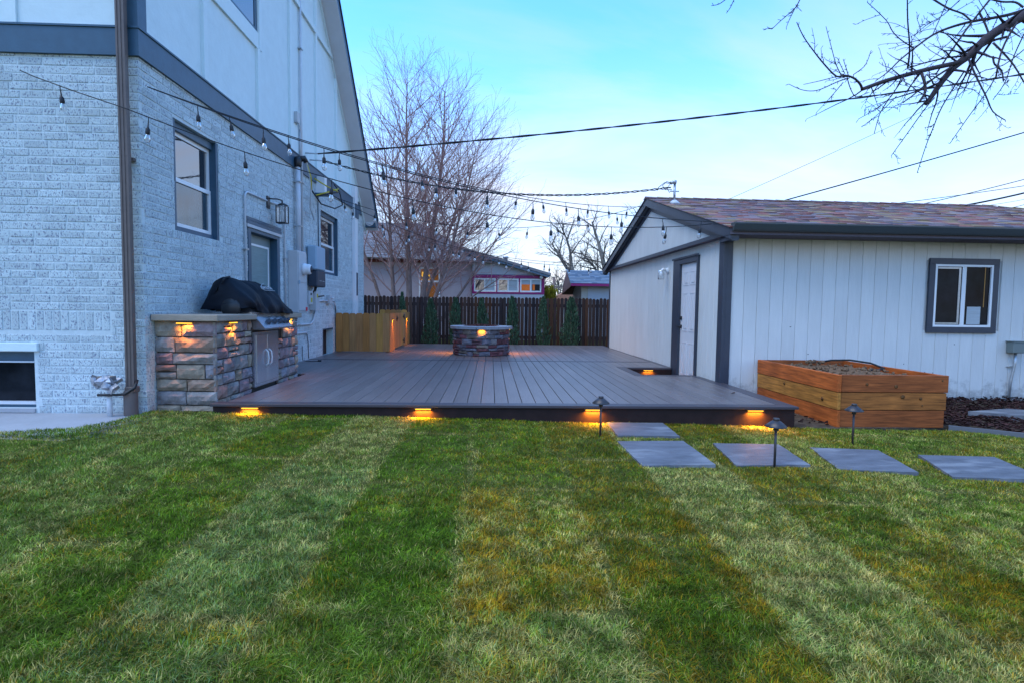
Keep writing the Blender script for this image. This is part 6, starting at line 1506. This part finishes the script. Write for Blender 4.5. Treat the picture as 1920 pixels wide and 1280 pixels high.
        tuft = vnoise(x * ck, y * ck, 71); Wt[:, 4] += (tuft > .62) * Wt[:, 4] * 1.6; Wt[:, 3] += (vnoise(x * 23, y * 23, 72) > .66) * Wt[:, 3] * 2.0; Wt[:, 1] += (vnoise(x * 16, y * 16, 73) > .6) * .30
        Wt /= Wt.sum(1, keepdims=True)
        ch_ = (rg.random(n)[:, None] > np.cumsum(Wt, 1)).sum(1).clip(0, 5)
        PALC = np.stack([GREEN, DGREEN, GREY, STRAW, BROWN, BLUE])
        ch_ = np.where(long_ & (rg.random(n) < .5), 3, ch_)
        blend = Wt @ PALC; col = PALC[ch_] * .68 + blend * .32
        col *= rg.uniform(.45, 1.6, n)[:, None] * (.58 + .92 * vnoise(x * 13, y * 13, 81))[:, None] * (.88 + .30 * fbm(x * 3.7, y * 3.7, 85))[:, None] * np.where((idx == 11) | (idx == 13), .82, 1.0)[:, None]
        # geometry
        ca, sa = np.cos(az), np.sin(az); px, py = -sa * wdt * .5, ca * wdt * .5
        b = np.stack([x, y, z - .004], 1)
        lx, ly = ca * h * lean, sa * h * lean; hz2 = h / np.sqrt(1 + .55 * lean ** 2)
        s_ = np.stack([px, py, np.zeros(n)], 1)
        mid = b + np.stack([lx * .32, ly * .32, hz2 * .62], 1); tip = b + np.stack([lx, ly, hz2], 1)
        base = sum(len(a) for a in allv)
        if far:
            vv = np.stack([b - s_, b + s_, tip], 1).reshape(-1, 3); k = np.arange(n) * 3 + base
            faces3.append(np.stack([k, k + 1, k + 2], 1)); cc = np.repeat(col, 3, 0)
        else:
            vv = np.stack([b - s_, b + s_, mid + s_ * .75, mid - s_ * .75, tip], 1).reshape(-1, 3); k = np.arange(n) * 5 + base
            faces4.append(np.stack([k, k + 1, k + 2, k + 3], 1)); faces3.append(np.stack([k + 3, k + 2, k + 4], 1)); cc = np.repeat(col, 5, 0)
        allv.append(vv); allc.append(cc)
    V = np.concatenate(allv).astype(np.float32); C_ = np.concatenate(allc).astype(np.float32)
    f4 = np.concatenate(faces4); f3 = np.concatenate(faces3)
    me = bpy.data.meshes.new('grass'); me.vertices.add(len(V)); me.vertices.foreach_set('co', V.ravel())
    lv_ = np.concatenate([f4.ravel(), f3.ravel()]).astype(np.int32); me.loops.add(len(lv_)); me.loops.foreach_set('vertex_index', lv_)
    npol = len(f4) + len(f3); me.polygons.add(npol)
    st_ = np.concatenate([np.arange(len(f4)) * 4, len(f4) * 4 + np.arange(len(f3)) * 3]).astype(np.int32); me.polygons.foreach_set('loop_start', st_)
    try: me.polygons.foreach_set('loop_total', np.concatenate([np.full(len(f4), 4), np.full(len(f3), 3)]).astype(np.int32))
    except Exception: pass
    me.update(calc_edges=True)
    ca = me.attributes.new('col', 'FLOAT_COLOR', 'POINT'); ca.data.foreach_set('color', np.concatenate([C_, np.ones((len(C_), 1), np.float32)], 1).ravel())
    m = bpy.data.materials.new('grass_blade'); m.use_nodes = True; t = m.node_tree; b = t.nodes['Principled BSDF']; b.inputs['Roughness'].default_value = .6; b.inputs['Specular IOR Level'].default_value = .08
    at_ = t.nodes.new('ShaderNodeAttribute'); at_.attribute_name = 'col'; t.links.new(at_.outputs['Color'], b.inputs['Base Color'])
    tr_ = t.nodes.new('ShaderNodeBsdfTranslucent'); t.links.new(at_.outputs['Color'], tr_.inputs[0]); mx = t.nodes.new('ShaderNodeMixShader'); mx.inputs[0].default_value = .24
    o = t.nodes['Material Output']; t.links.new(b.outputs[0], mx.inputs[1]); t.links.new(tr_.outputs[0], mx.inputs[2]); t.links.new(mx.outputs[0], o.inputs[0])
    me.materials.append(m)
    tag(link('grass', me), kind='stuff')
    print('GRASS', npol)
make_grass()
